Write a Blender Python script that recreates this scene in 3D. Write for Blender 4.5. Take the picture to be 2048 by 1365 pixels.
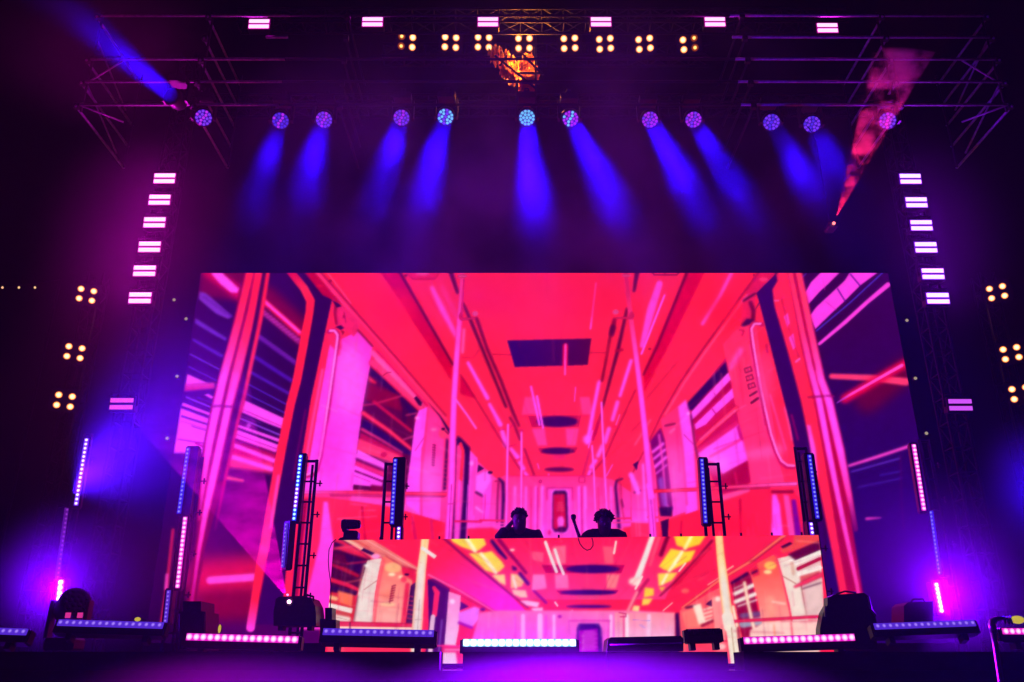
import bpy, bmesh, math, random
import numpy as np
from mathutils import Vector, Matrix, Quaternion

for o in list(bpy.data.objects):
    bpy.data.objects.remove(o, do_unlink=True)
random.seed(7)
SC = bpy.context.scene
COL = SC.collection

# ------------------------------------------------------------------ camera
FPX = 1650.0
PITCH = math.atan(1650.0 / 4180.0)
EYE = 1.6
cam_d = bpy.data.cameras.new('camera')
cam_d.sensor_width = 36.0
cam_d.lens = FPX / 2048.0 * 36.0
cam_d.clip_start = 0.05
cam_d.clip_end = 500.0
cam = bpy.data.objects.new('camera', cam_d)
COL.objects.link(cam)
cam.location = (0, 0, EYE)
cam.rotation_euler = (math.pi / 2 + PITCH, 0, 0)
SC.camera = cam

# ------------------------------------------------------------------ night sky
world = bpy.data.worlds.new('World')
SC.world = world
world.use_nodes = True
wn = world.node_tree
sky = wn.nodes.new('ShaderNodeTexSky')
sky.sky_type = 'NISHITA'
sky.sun_disc = False
sky.sun_elevation = math.radians(-4.0)
sky.sun_rotation = math.radians(200)
wn.nodes['Background'].inputs['Strength'].default_value = 0.004
wn.links.new(sky.outputs[0], wn.nodes['Background'].inputs['Color'])

SC.view_settings.view_transform = 'Standard'
SC.view_settings.look = 'None'
SC.view_settings.exposure = 0.0
SC.view_settings.gamma = 1.0
SC.view_settings.use_curve_mapping = False
SC.render.engine = 'CYCLES'
SC.cycles.use_denoising = True
SC.cycles.use_light_tree = True
SC.cycles.max_bounces = 5
SC.cycles.volume_bounces = 0
SC.cycles.sample_clamp_indirect = 3.0
SC.cycles.volume_step_rate = 1.0
SC.cycles.volume_max_steps = 256

HAZE_DENSITY = 0.0014


# ------------------------------------------------------------------ geometry helpers
CP, SP = math.cos(PITCH), math.sin(PITCH)


def at(px, py, Y):
    """the point at depth Y seen at this place of the 2048x1365 photograph (used to measure out the real layout)"""
    u = (px - 1024) / FPX
    v = (682.5 - py) / FPX
    t = Y / (CP - v * SP)
    return Vector((u * t, Y, EYE + (SP + v * CP) * t))


def seen(X, Y, Z):
    """inverse of at(): numpy arrays in, photo coordinates out"""
    z = Z - EYE
    d = Y * CP + z * SP
    h = -Y * SP + z * CP
    return 1024 + FPX * X / d, 682.5 - FPX * h / d


class MB:
    """collects shapes, then links them as ONE mesh object"""

    def __init__(self):
        self.v, self.f, self.m = [], [], []

    def add(self, vs, fs, mi=0):
        n = len(self.v)
        self.v += [tuple(p) for p in vs]
        self.f += [tuple(i + n for i in q) for q in fs]
        self.m += [mi] * len(fs)
        return self

    def box(self, c, s, rot=None, mi=0, bev=0.0):
        c = Vector(c)
        hx, hy, hz = s[0] / 2, s[1] / 2, s[2] / 2
        if bev > 0:
            b = min(bev, hx * .9, hz * .9)
            prof = [(-hx + b, -hz), (hx - b, -hz), (hx, -hz + b), (hx, hz - b), (hx - b, hz), (-hx + b, hz), (-hx, hz - b), (-hx, -hz + b)]
            vs = [Vector((x, -hy, z)) for x, z in prof] + [Vector((x, hy, z)) for x, z in prof]
            n = 8
            fs = [tuple(range(n)), tuple(range(2 * n - 1, n - 1, -1))] + [(i, i + n, (i + 1) % n + n, (i + 1) % n) for i in range(n)]
        else:
            vs = [Vector((x, y, z)) for z in (-hz, hz) for y in (-hy, hy) for x in (-hx, hx)]
            fs = [(0, 2, 3, 1), (4, 5, 7, 6), (0, 1, 5, 4), (2, 6, 7, 3), (0, 4, 6, 2), (1, 3, 7, 5)]
        if rot is not None:
            vs = [rot @ p for p in vs]
        return self.add([p + c for p in vs], fs, mi)

    def tube(self, pts, r, n=8, mi=0, cap=True):
        pts = [Vector(p) for p in pts]
        rs = r if isinstance(r, (list, tuple)) else [r] * len(pts)
        vs, fs = [], []
        prev = None
        for i, p in enumerate(pts):
            d = (pts[min(i + 1, len(pts) - 1)] - pts[max(i - 1, 0)])
            if d.length < 1e-9:
                d = Vector((0, 0, 1))
            d.normalize()
            if prev is None:
                a = d.cross(Vector((0, 0, 1)) if abs(d.z) < .9 else Vector((1, 0, 0)))
            else:
                a = prev - d * prev.dot(d)
            a.normalize()
            prev = a
            b = d.cross(a)
            for k in range(n):
                t = 2 * math.pi * k / n
                vs.append(p + (a * math.cos(t) + b * math.sin(t)) * rs[i])
        for i in range(len(pts) - 1):
            for k in range(n):
                k2 = (k + 1) % n
                fs.append((i * n + k, i * n + k2, (i + 1) * n + k2, (i + 1) * n + k))
        if cap:
            fs.append(tuple(range(n - 1, -1, -1)))
            fs.append(tuple(range((len(pts) - 1) * n, len(pts) * n)))
        return self.add(vs, fs, mi)

    def lathe(self, prof, n=16, mi=0, axis='y', org=(0, 0, 0)):
        """profile of (distance along axis, radius)"""
        o = Vector(org)
        vs, fs = [], []
        for (h, r) in prof:
            for k in range(n):
                t = 2 * math.pi * k / n
                x, z = r * math.cos(t), r * math.sin(t)
                p = {'y': (x, h, z), 'z': (x, z, h), 'x': (h, x, z)}[axis]
                vs.append(o + Vector(p))
        for i in range(len(prof) - 1):
            for k in range(n):
                k2 = (k + 1) % n
                fs.append((i * n + k, (i + 1) * n + k, (i + 1) * n + k2, i * n + k2))
        fs.append(tuple(range(n)))
        fs.append(tuple(range(len(prof) * n - 1, (len(prof) - 1) * n - 1, -1)))
        return self.add(vs, fs, mi)

    def prism(self, poly, y0, y1, mi=0):
        """an outline in x, z pulled from y0 to y1"""
        n = len(poly)
        vs = [(x, y0, z) for x, z in poly] + [(x, y1, z) for x, z in poly]
        fs = [tuple(range(n)), tuple(range(2 * n - 1, n - 1, -1))] + [(i, i + n, (i + 1) % n + n, (i + 1) % n) for i in range(n)]
        return self.add(vs, fs, mi)

    def mesh(self, name, mats, smooth=False):
        me = bpy.data.meshes.new(name)
        me.from_pydata(self.v, [], self.f)
        for m in (mats if isinstance(mats, (list, tuple)) else [mats]):
            me.materials.append(m)
        for p, mi in zip(me.polygons, self.m):
            p.material_index = mi
            p.use_smooth = smooth
        bm = bmesh.new()
        bm.from_mesh(me)
        bmesh.ops.recalc_face_normals(bm, faces=bm.faces)
        bm.to_mesh(me)
        bm.free()
        return me

    def build(self, name, mats, parent=None, smooth=False, loc=None):
        return link(name, self.mesh(name, mats, smooth), parent, loc)


def link(name, data, parent=None, loc=None):
    o = bpy.data.objects.new(name, data)
    COL.objects.link(o)
    o.parent = parent
    if loc is not None:
        o.location = loc
    return o


def tag(o, label=None, cat=None, group=None, kind=None):
    if label:
        o['label'] = label
    if cat:
        o['category'] = cat
    if group:
        o['group'] = group
    if kind:
        o['kind'] = kind
    return o


def thing(name, loc, label, cat, group=None, facing=None):
    """an Empty at the thing's base; facing turns its local -Y that way"""
    o = bpy.data.objects.new(name, None)
    o.empty_display_size = .1
    COL.objects.link(o)
    o.location = loc
    if facing is not None:
        o.rotation_mode = 'QUATERNION'
        o.rotation_quaternion = Vector(facing).to_track_quat('-Y', 'Z')
    return tag(o, label, cat, group)


def lin(c):
    return tuple(((x / 255) / 12.92 if x / 255 <= .04045 else ((x / 255 + .055) / 1.055) ** 2.4) for x in c)


# ------------------------------------------------------------------ materials
def mat(name, base, rough=.5, metal=0.0, noise=0.0, scale=20.0, bump=0.0):
    m = bpy.data.materials.new(name)
    m.use_nodes = True
    nt = m.node_tree
    b = nt.nodes['Principled BSDF']
    b.inputs['Roughness'].default_value = rough
    b.inputs['Metallic'].default_value = metal
    b.inputs['Base Color'].default_value = (*base, 1)
    if noise > 0 or bump > 0:
        tc = nt.nodes.new('ShaderNodeTexCoord')
        nz = nt.nodes.new('ShaderNodeTexNoise')
        nz.inputs['Scale'].default_value = scale
        nz.inputs['Detail'].default_value = 4
        nt.links.new(tc.outputs['Object'], nz.inputs['Vector'])
        if noise > 0:
            r = nt.nodes.new('ShaderNodeValToRGB')
            r.color_ramp.elements[0].position = .3
            r.color_ramp.elements[1].position = .7
            r.color_ramp.elements[0].color = (*[c * (1 - noise) for c in base], 1)
            r.color_ramp.elements[1].color = (*[min(1, c * (1 + noise)) for c in base], 1)
            nt.links.new(nz.outputs['Fac'], r.inputs['Fac'])
            nt.links.new(r.outputs['Color'], b.inputs['Base Color'])
        if bump > 0:
            bp = nt.nodes.new('ShaderNodeBump')
            bp.inputs['Strength'].default_value = bump
            bp.inputs['Distance'].default_value = .02
            nt.links.new(nz.outputs['Fac'], bp.inputs['Height'])
            nt.links.new(bp.outputs['Normal'], b.inputs['Normal'])
    return m


def emit(name, color, strength, sample=True):
    m = bpy.data.materials.new(name)
    m.use_nodes = True
    nt = m.node_tree
    nt.nodes.remove(nt.nodes['Principled BSDF'])
    e = nt.nodes.new('ShaderNodeEmission')
    e.inputs['Color'].default_value = (*color, 1)
    e.inputs['Strength'].default_value = strength
    nt.links.new(e.outputs[0], nt.nodes['Material Output'].inputs['Surface'])
    m.cycles.emission_sampling = 'FRONT' if sample else 'NONE'
    return m


def led(name, edge, core, radius=.36):
    """an LED behind a square collimator lens: the chip in the middle is brighter than the lens rim"""
    m = bpy.data.materials.new(name)
    m.use_nodes = True
    nt = m.node_tree
    nt.nodes.remove(nt.nodes['Principled BSDF'])
    tc = nt.nodes.new('ShaderNodeTexCoord')
    mp = nt.nodes.new('ShaderNodeVectorMath')
    mp.operation = 'SUBTRACT'
    mp.inputs[1].default_value = (.5, .5, .5)
    nt.links.new(tc.outputs['Generated'], mp.inputs[0])
    fl = nt.nodes.new('ShaderNodeVectorMath')
    fl.operation = 'MULTIPLY'
    fl.inputs[1].default_value = (1, 0, 1)
    nt.links.new(mp.outputs[0], fl.inputs[0])
    ln_ = nt.nodes.new('ShaderNodeVectorMath')
    ln_.operation = 'LENGTH'
    nt.links.new(fl.outputs[0], ln_.inputs[0])
    mr = nt.nodes.new('ShaderNodeMapRange')
    mr.interpolation_type = 'SMOOTHSTEP'
    mr.inputs['From Min'].default_value = .08
    mr.inputs['From Max'].default_value = radius + .12
    nt.links.new(ln_.outputs['Value'], mr.inputs['Value'])
    mx = nt.nodes.new('ShaderNodeMix')
    mx.data_type = 'RGBA'
    mx.clamp_factor = True
    mx.inputs[6].default_value = (*core, 1)
    mx.inputs[7].default_value = (*edge, 1)
    nt.links.new(mr.outputs['Result'], mx.inputs[0])
    e = nt.nodes.new('ShaderNodeEmission')
    nt.links.new(mx.outputs[2], e.inputs['Color'])
    nt.links.new(e.outputs[0], nt.nodes['Material Output'].inputs['Surface'])
    m.cycles.emission_sampling = 'NONE'
    return m


M_BLACK = mat('black_powder_coat', (.012, .012, .013), .55, 0, .3, 60)
M_PLASTIC = mat('black_plastic', (.014, .014, .016), .42, 0, .25, 40, .1)
M_CLOTH = mat('black_drape_cloth', (.008, .008, .010), .95, 0, .4, 9, .3)
M_DECK = mat('stage_ply', (.018, .017, .017), .45, 0, .5, 3.5, .15)
M_ALU = mat('galvanised_tube', (.5, .5, .52), .42, .25, .25, 14)
M_TRUSS = mat('truss_black_and_tube_shade', (.007, .007, .008), .6, 0, .3, 30)
M_GROUND = mat('trampled_grass_ground', (.035, .04, .022), .95, 0, .5, 2.0, .6)
M_RUBBER = mat('cable_rubber', (.012, .012, .012), .6)
M_SKIN = mat('skin', (.42, .24, .17), .5, 0, .15, 18)
M_SHIRT = mat('dark_cotton_shirt', (.015, .016, .022), .9, 0, .3, 60, .2)
M_JEANS = mat('dark_denim', (.018, .022, .04), .9, 0, .3, 80, .2)
M_HAIR = mat('dark_brown_hair', (.018, .011, .008), .6, 0, .4, 90, .3)
M_EYE = mat('eye', (.6, .6, .6), .2)
M_GLASS = mat('dark_lens_glass', (.01, .01, .015), .08)
M_RED = mat('red_tape', (.45, .02, .02), .5)
M_CASE = mat('flight_case_laminate', (.02, .02, .022), .45, 0, .3, 25)


def lamp(name, parent, loc, aim, color, power, size, size_y=None, spread=180.0, shape=None):
    """the light that a fixture gives off, in the fixture's own space; aim is a local direction"""
    d = bpy.data.lights.new(name, 'AREA')
    d.shape = shape or ('RECTANGLE' if size_y else 'DISK')
    d.size = size
    if size_y:
        d.size_y = size_y
    d.color = color
    d.energy = power
    d.spread = math.radians(spread)
    o = bpy.data.objects.new(name, d)
    COL.objects.link(o)
    o.parent = parent
    o.location = loc
    o.rotation_mode = 'QUATERNION'
    o.rotation_quaternion = Vector(aim).to_track_quat('-Z', 'Y')
    return o

# ------------------------------------------------------------------ what the video screens show (their own flat picture)
class Paint:
    def __init__(self, x0, y0, x1, y1, base):
        self.x0, self.y0 = x0, y0
        self.w, self.h = x1 - x0, y1 - y0
        self.a = np.empty((self.h, self.w, 3), np.float32)
        self.a[:] = base

    def _box(self, xs, ys, pad):
        a = max(0, int(min(xs) - self.x0 - pad)); b = min(self.w, int(max(xs) - self.x0 + pad) + 2)
        c = max(0, int(min(ys) - self.y0 - pad)); d = min(self.h, int(max(ys) - self.y0 + pad) + 2)
        return a, b, c, d

    def _blur(self, m, r):
        r = int(round(r))
        for _ in range(3):
            for ax in (0, 1):
                k = max(1, int(r * .6))
                s = np.cumsum(np.pad(m, [(k + 1, k) if i == ax else (0, 0) for i in (0, 1)], mode='edge'), axis=ax)
                n = m.shape[ax]
                hi = np.take(s, np.arange(2 * k + 1, 2 * k + 1 + n), axis=ax)
                lo = np.take(s, np.arange(0, n), axis=ax)
                m = (hi - lo) / (2 * k + 1)
        return m

    def _mix(self, bx, m, col, alpha=1.0):
        a, b, c, d = bx
        v = self.a[c:d, a:b]
        m = (m * alpha)[..., None]
        self.a[c:d, a:b] = v * (1 - m) + col * m

    def pg(self, pts, col, blur=0, alpha=1.0):
        """filled outline; col is one colour or (p0, c0, p1, c1) for an even change from p0 to p1"""
        xs, ys = [p[0] for p in pts], [p[1] for p in pts]
        bx = self._box(xs, ys, 2 + blur * 2.2)
        a, b, c, d = bx
        if b <= a or d <= c:
            return
        m = np.zeros((d - c, b - a), np.float32)
        for oy in (.25, .75):
            for ox in (.25, .75):
                X = np.arange(a, b)[None, :] + self.x0 + ox - .5 + .5
                Yy = np.arange(c, d)[:, None] + self.y0 + oy - .5 + .5
                ins = np.zeros(m.shape, bool)
                for i in range(len(pts)):
                    xa, ya = pts[i]; xb, yb = pts[i - 1]
                    if ya == yb:
                        continue
                    ins ^= ((ya > Yy) != (yb > Yy)) & (X < (xb - xa) * (Yy - ya) / (yb - ya) + xa)
                m += ins * .25
        if blur:
            m = self._blur(m, blur)
        if isinstance(col[0], (tuple, list)):
            p0, c0, p1, c1 = col
            X = np.arange(a, b)[None, :] + self.x0
            Yy = np.arange(c, d)[:, None] + self.y0
            dx, dy = p1[0] - p0[0], p1[1] - p0[1]
            t = np.clip(((X - p0[0]) * dx + (Yy - p0[1]) * dy) / (dx * dx + dy * dy), 0, 1)[..., None]
            col = np.array(c0, np.float32) * (1 - t) + np.array(c1, np.float32) * t
        else:
            col = np.array(col, np.float32)
        self._mix(bx, m, col, alpha)

    def ln(self, pts, w, col, blur=0, edge=None, alpha=1.0):
        """a line or tube; w and col may be given per point; edge = colour of a tube's rims"""
        n = len(pts)
        ws = list(w) if isinstance(w, (list, tuple)) else [w] * n
        cs = [np.array(q, np.float32) for q in (col if isinstance(col[0], (tuple, list)) else [col] * n)]
        bx = self._box([p[0] for p in pts], [p[1] for p in pts], max(ws) + 2 + blur * 2.2)
        a, b, c, d = bx
        if b <= a or d <= c:
            return
        X = np.arange(a, b)[None, :] + self.x0
        Yy = np.arange(c, d)[:, None] + self.y0
        best = np.full((d - c, b - a), 1e9, np.float32)
        cc = np.zeros((d - c, b - a, 3), np.float32)
        ww = np.ones((d - c, b - a), np.float32)
        for i in range(n - 1):
            (xa, ya), (xb, yb) = pts[i], pts[i + 1]
            dx, dy = xb - xa, yb - ya
            t = np.clip(((X - xa) * dx + (Yy - ya) * dy) / max(1e-6, dx * dx + dy * dy), 0, 1)
            dist = np.hypot(X - xa - t * dx, Yy - ya - t * dy)
            hw = (ws[i] * (1 - t) + ws[i + 1] * t) / 2
            s = dist - hw
            k = s < best
            best = np.where(k, s, best)
            ww = np.where(k, np.maximum(hw, .3), ww)
            tt = t[..., None]
            cc = np.where(k[..., None], cs[i] * (1 - tt) + cs[i + 1] * tt, cc)
        m = np.clip(.5 - best, 0, 1)
        if edge is not None:
            q = np.clip((best + ww) / ww, 0, 1) ** 3.5
            cc = cc * (1 - q[..., None]) + np.array(edge, np.float32) * q[..., None]
        if blur:
            m = self._blur(m, blur)
        self._mix(bx, m, cc, alpha)

    def el(self, cx, cy, rx, ry, col, blur=0, alpha=1.0):
        self.pg([(cx + rx * math.cos(t * math.pi / 14), cy + ry * math.sin(t * math.pi / 14)) for t in range(28)], col, blur, alpha)

    def finish(self, seed):
        """video picture: highlights bleed a little into what is next to them, fine grain"""
        soft = np.stack([self._blur(self.a[..., c], 6) for c in range(3)], -1)
        near = np.stack([self._blur(self.a[..., c], 1) for c in range(3)], -1)
        self.a = self.a * .50 + near * .30 + soft * .20
        self.speckle(.03, seed)

    def detail(self, poly, vp, count, seed, tints, amax=.16, wide=4.0, upright=0.0):
        """panel seams, reflections and scuffs that run towards the vanishing point vp, kept inside poly"""
        rng = random.Random(seed)
        keep = self.a.copy()
        xs, ys = [q[0] for q in poly], [q[1] for q in poly]
        for _ in range(count):
            x, y = rng.uniform(min(xs), max(xs)), rng.uniform(min(ys), max(ys))
            L = rng.uniform(20, 110)
            if rng.random() < upright:
                dx, dy = (x - vp[0]) * .12 / 400, 1.0
            else:
                dx, dy = x - vp[0], y - vp[1]
                d = math.hypot(dx, dy) + 1e-6
                dx, dy = dx / d, dy / d
            w = rng.uniform(.8, wide)
            self.ln([(x, y), (x + dx * L, y + dy * L)], [w, w * rng.uniform(.4, 1.2)], rng.choice(tints), rng.choice((0, 1, 2, 3)), None, rng.uniform(.04, amax))
        painted = self.a
        self.a = keep
        m = Paint(self.x0, self.y0, self.x0 + self.w, self.y0 + self.h, (0, 0, 0))
        m.pg(poly, (1, 1, 1), 3)
        self.a = keep * (1 - m.a) + painted * m.a

    def speckle(self, amt, seed):
        rng = np.random.default_rng(seed)
        g = rng.normal(0, 1, (self.h // 6 + 2, self.w // 6 + 2))
        g = np.kron(g, np.ones((6, 6)))[:self.h, :self.w].astype(np.float32)
        g = self._blur(g, 5)
        self.a *= (1 + amt * g)[..., None]

    def sample(self, X, Y):
        x = np.clip(X - self.x0, 0, self.w - 1.001); y = np.clip(Y - self.y0, 0, self.h - 1.001)
        i, j = x.astype(int), y.astype(int)
        fx, fy = (x - i)[..., None], (y - j)[..., None]
        A = self.a
        return (A[j, i] * (1 - fx) + A[j, i + 1] * fx) * (1 - fy) + (A[j + 1, i] * (1 - fx) + A[j + 1, i + 1] * fx) * fy


RED = (255, 26, 54); RD2 = (255, 40, 100); MAG = (255, 72, 240); PNK = (255, 50, 190); HOT = (255, 45, 140)
DRK = (46, 0, 70); NAV = (44, 0, 84); DRD = (205, 0, 48)


def main_picture():
    p = Paint(180, 536, 1980, 1300, (44, 0, 68))
    pg, ln, el = p.pg, p.ln, p.el
    pg([(596, 1080), (1640, 1080), (1670, 1300), (560, 1300)], ((1100, 1085), (255, 26, 72), (1100, 1290), (150, 0, 50)))
    # night outside the left windows, light streaks passing
    pg([(180, 536), (640, 536), (640, 1300), (180, 1300)], ((500, 900), (46, 0, 64), (420, 1200), (70, 0, 78)))
    pg([(403, 540), (494, 540), (480, 605), (398, 590)], (112, 0, 50), 8)
    ln([(418, 543), (480, 588)], 26, (205, 0, 66), 7)
    pg([(421, 546), (444, 546), (479, 579), (475, 587), (462, 586), (440, 568)], MAG, 3)
    pg([(400, 584), (412, 587), (466, 634), (457, 639), (432, 628), (398, 599)], (122, 40, 188), 2)
    for k in range(7):
        x, y = 404 + k * 9, 594 + k * 6.5
        ln([(x, y), (x + 12, y + 4)], 1.2, (70, 0, 110), 1)
    pg([(391, 637), (454, 677), (452, 683), (424, 668), (391, 648)], (105, 35, 185), 2)
    pg([(386, 677), (448, 711), (444, 717), (386, 683)], (86, 25, 176), 2)
    ln([(381, 709), (438, 739)], 2.6, (112, 45, 205)); ln([(378, 734), (432, 761)], 2, (102, 40, 195))
    pg([(375, 749), (416, 767), (372, 770)], MAG)
    pg([(371, 768), (430, 766), (430, 778), (369, 784)], ((400, 766), (235, 50, 160), (400, 783), (210, 20, 80)), 1)
    pg([(408, 790), (417, 789), (428, 795), (424, 799)], MAG)
    ln([(373, 795), (424, 816)], 3, (150, 60, 222)); ln([(395, 795), (425, 806)], 2, (70, 20, 140))
    pg([(366, 806), (424, 828), (422, 833), (364, 812)], MAG)
    pg([(362, 817), (418, 838), (405, 908), (348, 908)], (255, 70, 244))
    ln([(364, 833), (414, 849)], 3.4, (64, 0, 80)); ln([(362, 843), (411, 858)], 1.2, (190, 20, 160)); ln([(384, 853), (411, 861)], 1.6, (110, 0, 90))
    ln([(357, 879), (407, 887)], 2.2, (150, 0, 120)); ln([(392, 887), (405, 893)], 4, (190, 0, 110))
    pg([(340, 908), (405, 908), (395, 1080), (375, 1300), (180, 1300), (180, 908)], (30, 0, 46), 4)
    ln([(346, 1060), (334, 1170), (322, 1250)], 6, (205, 20, 62), 1); ln([(352, 1100), (342, 1190)], 4, (180, 12, 60), 1); ln([(334, 1150), (332, 1178)], 6, (255, 60, 190), 1)
    # streaks in the second pane
    ln([(533, 596), (604, 664)], 44, (120, 0, 42), 13)
    ln([(527, 602), (600, 667)], 11, (255, 16, 66), 2); ln([(529, 603), (599, 665)], 5, MAG, 1)
    ln([(521, 621), (598, 684)], 10, (150, 20, 120), 2)
    for k in range(12):
        x, y = 522 + k * 6.2, 622 + k * 5.0
        ln([(x, y + 3), (x + 9, y + 1)], 2, (215, 60, 190), 1)
    ln([(512, 670), (590, 726)], 9, (88, 10, 140), 1)
    for k in range(14):
        x, y = 513 + k * 5.4, 669 + k * 3.9
        ln([(x, y + 3), (x + 8, y + 2)], 1.6, (140, 50, 190), 1)
    ln([(503, 710), (582, 761)], 7.5, (76, 14, 165), 2); ln([(498, 743), (577, 787)], 5.5, (78, 20, 172), 1)
    ln([(493, 767), (574, 810)], 2.2, (84, 32, 195)); ln([(488, 786), (571, 827)], 2, (92, 40, 205))
    pg([(480, 797), (569, 838), (563, 860), (476, 822)], MAG); ln([(477, 816), (563, 853)], 1.6, (190, 20, 150))
    pg([(472, 824), (563, 858), (560, 884), (468, 850)], (50, 0, 66)); ln([(475, 835), (561, 871)], 3, (150, 62, 232)); ln([(474, 829), (520, 846)], 2, (80, 20, 120))
    el(498, 852, 5, 5, (190, 60, 200), 2)
    pg([(466, 846), (560, 879), (558, 885), (466, 852)], MAG); pg([(464, 856), (558, 891), (552, 906), (461, 874)], MAG)
    ln([(464, 866), (555, 899)], 1.6, (170, 10, 130))
    pg([(464, 880), (556, 910), (548, 948), (452, 930)], (205, 6, 78), 7); pg([(455, 905), (548, 930), (545, 945), (452, 935)], (255, 44, 110), 6)
    ln([(468, 891), (548, 922)], 9, MAG, 2); ln([(464, 914), (544, 939)], 9, MAG, 2)
    ln([(449, 955), (486, 962)], [8, 5], (255, 60, 110), 1)
    ln([(412, 1160), (506, 1154)], 84, (215, 10, 66), 22); ln([(425, 1210), (500, 1210)], 60, (130, 0, 44), 18)
    ln([(420, 1161), (506, 1155)], 15, (255, 66, 215), 3)
    # double pole on the left, running out of focus towards the floor
    pg([(489, 540), (541, 540), (520, 660), (476, 830), (452, 950), (410, 1100), (376, 1300), (360, 1300), (392, 1080), (400, 930), (423, 812), (455, 700)], (112, 0, 52), 3)
    ln([(501, 540), (478, 640), (462, 700), (447, 755), (434, 812), (418, 890), (408, 960), (398, 1040)], [17, 17, 19, 20, 20, 18, 11, 5],
       [RED, (255, 36, 80), (255, 50, 150), MAG, MAG, MAG, (255, 60, 200), (200, 10, 130)], 1, (215, 10, 70))
    ln([(519, 540), (505, 620), (490, 680), (472, 750), (457, 812), (440, 890), (424, 965), (410, 1030), (398, 1100), (384, 1200), (372, 1290)], [18, 19, 20, 21, 18, 18, 18, 14, 9, 7, 5],
       [RED, RED, (255, 38, 84), (255, 60, 190), MAG, MAG, MAG, (255, 60, 220), (250, 40, 190), (190, 10, 130), (120, 0, 90)], 1, (225, 14, 80))
    ln([(424, 813), (445, 812)], 3, (120, 0, 60), 1); ln([(448, 813), (466, 814)], 3, (100, 0, 50), 1)
    ln([(537, 540), (521, 640), (497, 750), (487, 800), (473, 850), (462, 900), (452, 950), (440, 1010), (430, 1060)], [7, 8, 9, 8, 8, 8, 7, 6, 4],
       [RED, RED, (255, 40, 80), (215, 20, 70), (220, 20, 70), (200, 10, 70), (200, 10, 80), (150, 0, 80), (90, 0, 80)], 1)
    ln([(528, 545), (508, 660), (487, 760), (470, 830), (455, 900), (442, 960)], [5, 7, 8, 9, 9, 7], (52, 0, 62), 1)
    # ---- inside of the carriage: ceiling first
    pg([(603, 536), (1556, 536), (1500, 640), (1345, 830), (1285, 985), (985, 985), (880, 830), (700, 640)], ((1090, 560), (255, 26, 54), (1090, 900), (255, 32, 80)))
    el(1090, 640, 150, 90, (255, 30, 70), 40, .6)
    pg([(758, 540), (798, 540), (906, 726), (903, 762)], (215, 0, 46), 1)
    ln([(797, 540), (906, 730)], [5, 4], (74, 0, 40), 1)
    pg([(806, 540), (900, 540), (925, 640), (914, 720)], (255, 30, 64), 3)
    pg([(813, 540), (877, 540), (869, 558), (826, 559)], (235, 20, 70)); ln([(813, 546), (826, 559), (869, 559), (878, 546)], 2, (170, 0, 50), 1); el(846, 547, 14, 5, (255, 60, 130), 2)
    el(812, 552, 3, 2.5, (120, 0, 50))
    ln([(864, 576), (886, 622), (912, 672)], [9, 13, 8], (255, 62, 200), 4); ln([(884, 574), (916, 640)], 10, (255, 40, 120), 5)
    ln([(900, 540), (915, 585)], [9, 6], (74, 0, 42), 1); ln([(926, 606), (944, 648), (1012, 814)], [4, 6, 5], (78, 0, 46), 1)
    ln([(953, 637), (975, 700), (1002, 762), (1026, 825), (1038, 852)], [6, 6, 6, 6, 4], (112, 0, 52), 1)
    ln([(936, 726), (975, 797)], [6, 8], MAG, 2); ln([(928, 660), (925, 705)], 6, (255, 70, 160), 3)
    ln([(922, 716), (948, 715), (958, 700)], 1.2, (200, 0, 60)); ln([(979, 809), (1001, 850)], [6, 9], MAG, 2)
    ln([(1004, 862), (1012, 890)], [8, 12], (255, 74, 225), 2); ln([(1022, 898), (1035, 915)], [6, 9], MAG, 2); ln([(1040, 926), (1047, 938)], 8, MAG, 2); ln([(1050, 946), (1056, 954)], 6, MAG, 2)
    ln([(998, 861), (1020, 857), (1026, 848)], 1.6, (215, 0, 80)); ln([(1018, 893), (1032, 890)], 1.6, (215, 0, 80)); ln([(1031, 920), (1050, 916)], 1.4, (215, 0, 80))
    pg([(921, 752), (930, 760), (952, 797), (940, 795), (921, 788)], (212, 0, 58), 1)
    ln([(921, 750), (960, 812), (1005, 885), (1042, 942)], 2.4, (140, 0, 54), 1)
    ln([(1020, 836), (1028, 848), (1040, 880)], 4, (120, 0, 60), 1); ln([(1049, 898), (1068, 950)], 3.5, (140, 0, 62), 1)
    # ceiling hatches, joints, light streaks
    ln([(986, 709), (1024, 710)], 1.4, (165, 0, 50)); ln([(1178, 706), (1212, 706)], 1.4, (165, 0, 50)); ln([(1093, 548), (1094, 575)], 1, (215, 0, 60))
    pg([(1015, 682), (1183, 678), (1176, 731), (1030, 735)], ((1030, 700), (44, 0, 92), (1185, 700), (78, 0, 58)))
    ln([(1131, 692), (1130, 733)], 10, (255, 0, 66), 3); ln([(1131, 690), (1130, 749)], 4, (255, 66, 190))
    ln([(1192, 567), (1181, 658)], 3.6, (255, 66, 215)); ln([(1151, 775), (1149, 803)], 2, MAG)
    pg([(1050, 795), (1078, 795), (1082, 830), (1044, 830)], (255, 48, 130), 3); pg([(1160, 795), (1180, 795), (1186, 830), (1165, 830)], (255, 48, 130), 3)
    ln([(1040, 833), (1180, 832)], 1.2, (225, 10, 80))
    pg([(1057, 833), (1163, 832), (1158, 855), (1064, 855)], (196, 8, 72)); el(1115, 844, 42, 11, (60, 0, 84), 1)
    pg([(1064, 858), (1090, 858), (1095, 892), (1076, 892)], (255, 52, 150), 3); pg([(1132, 858), (1158, 858), (1152, 892), (1134, 892)], (255, 52, 150), 3)
    pg([(1076, 897), (1156, 896), (1150, 907), (1083, 908)], (196, 8, 72)); el(1116, 903, 33, 7, (62, 0, 80), 1)
    pg([(1106, 911), (1133, 911), (1130, 920), (1108, 920)], (240, 24, 100), 1); el(1119, 940, 30, 4.5, (92, 0, 74), 1)
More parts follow.
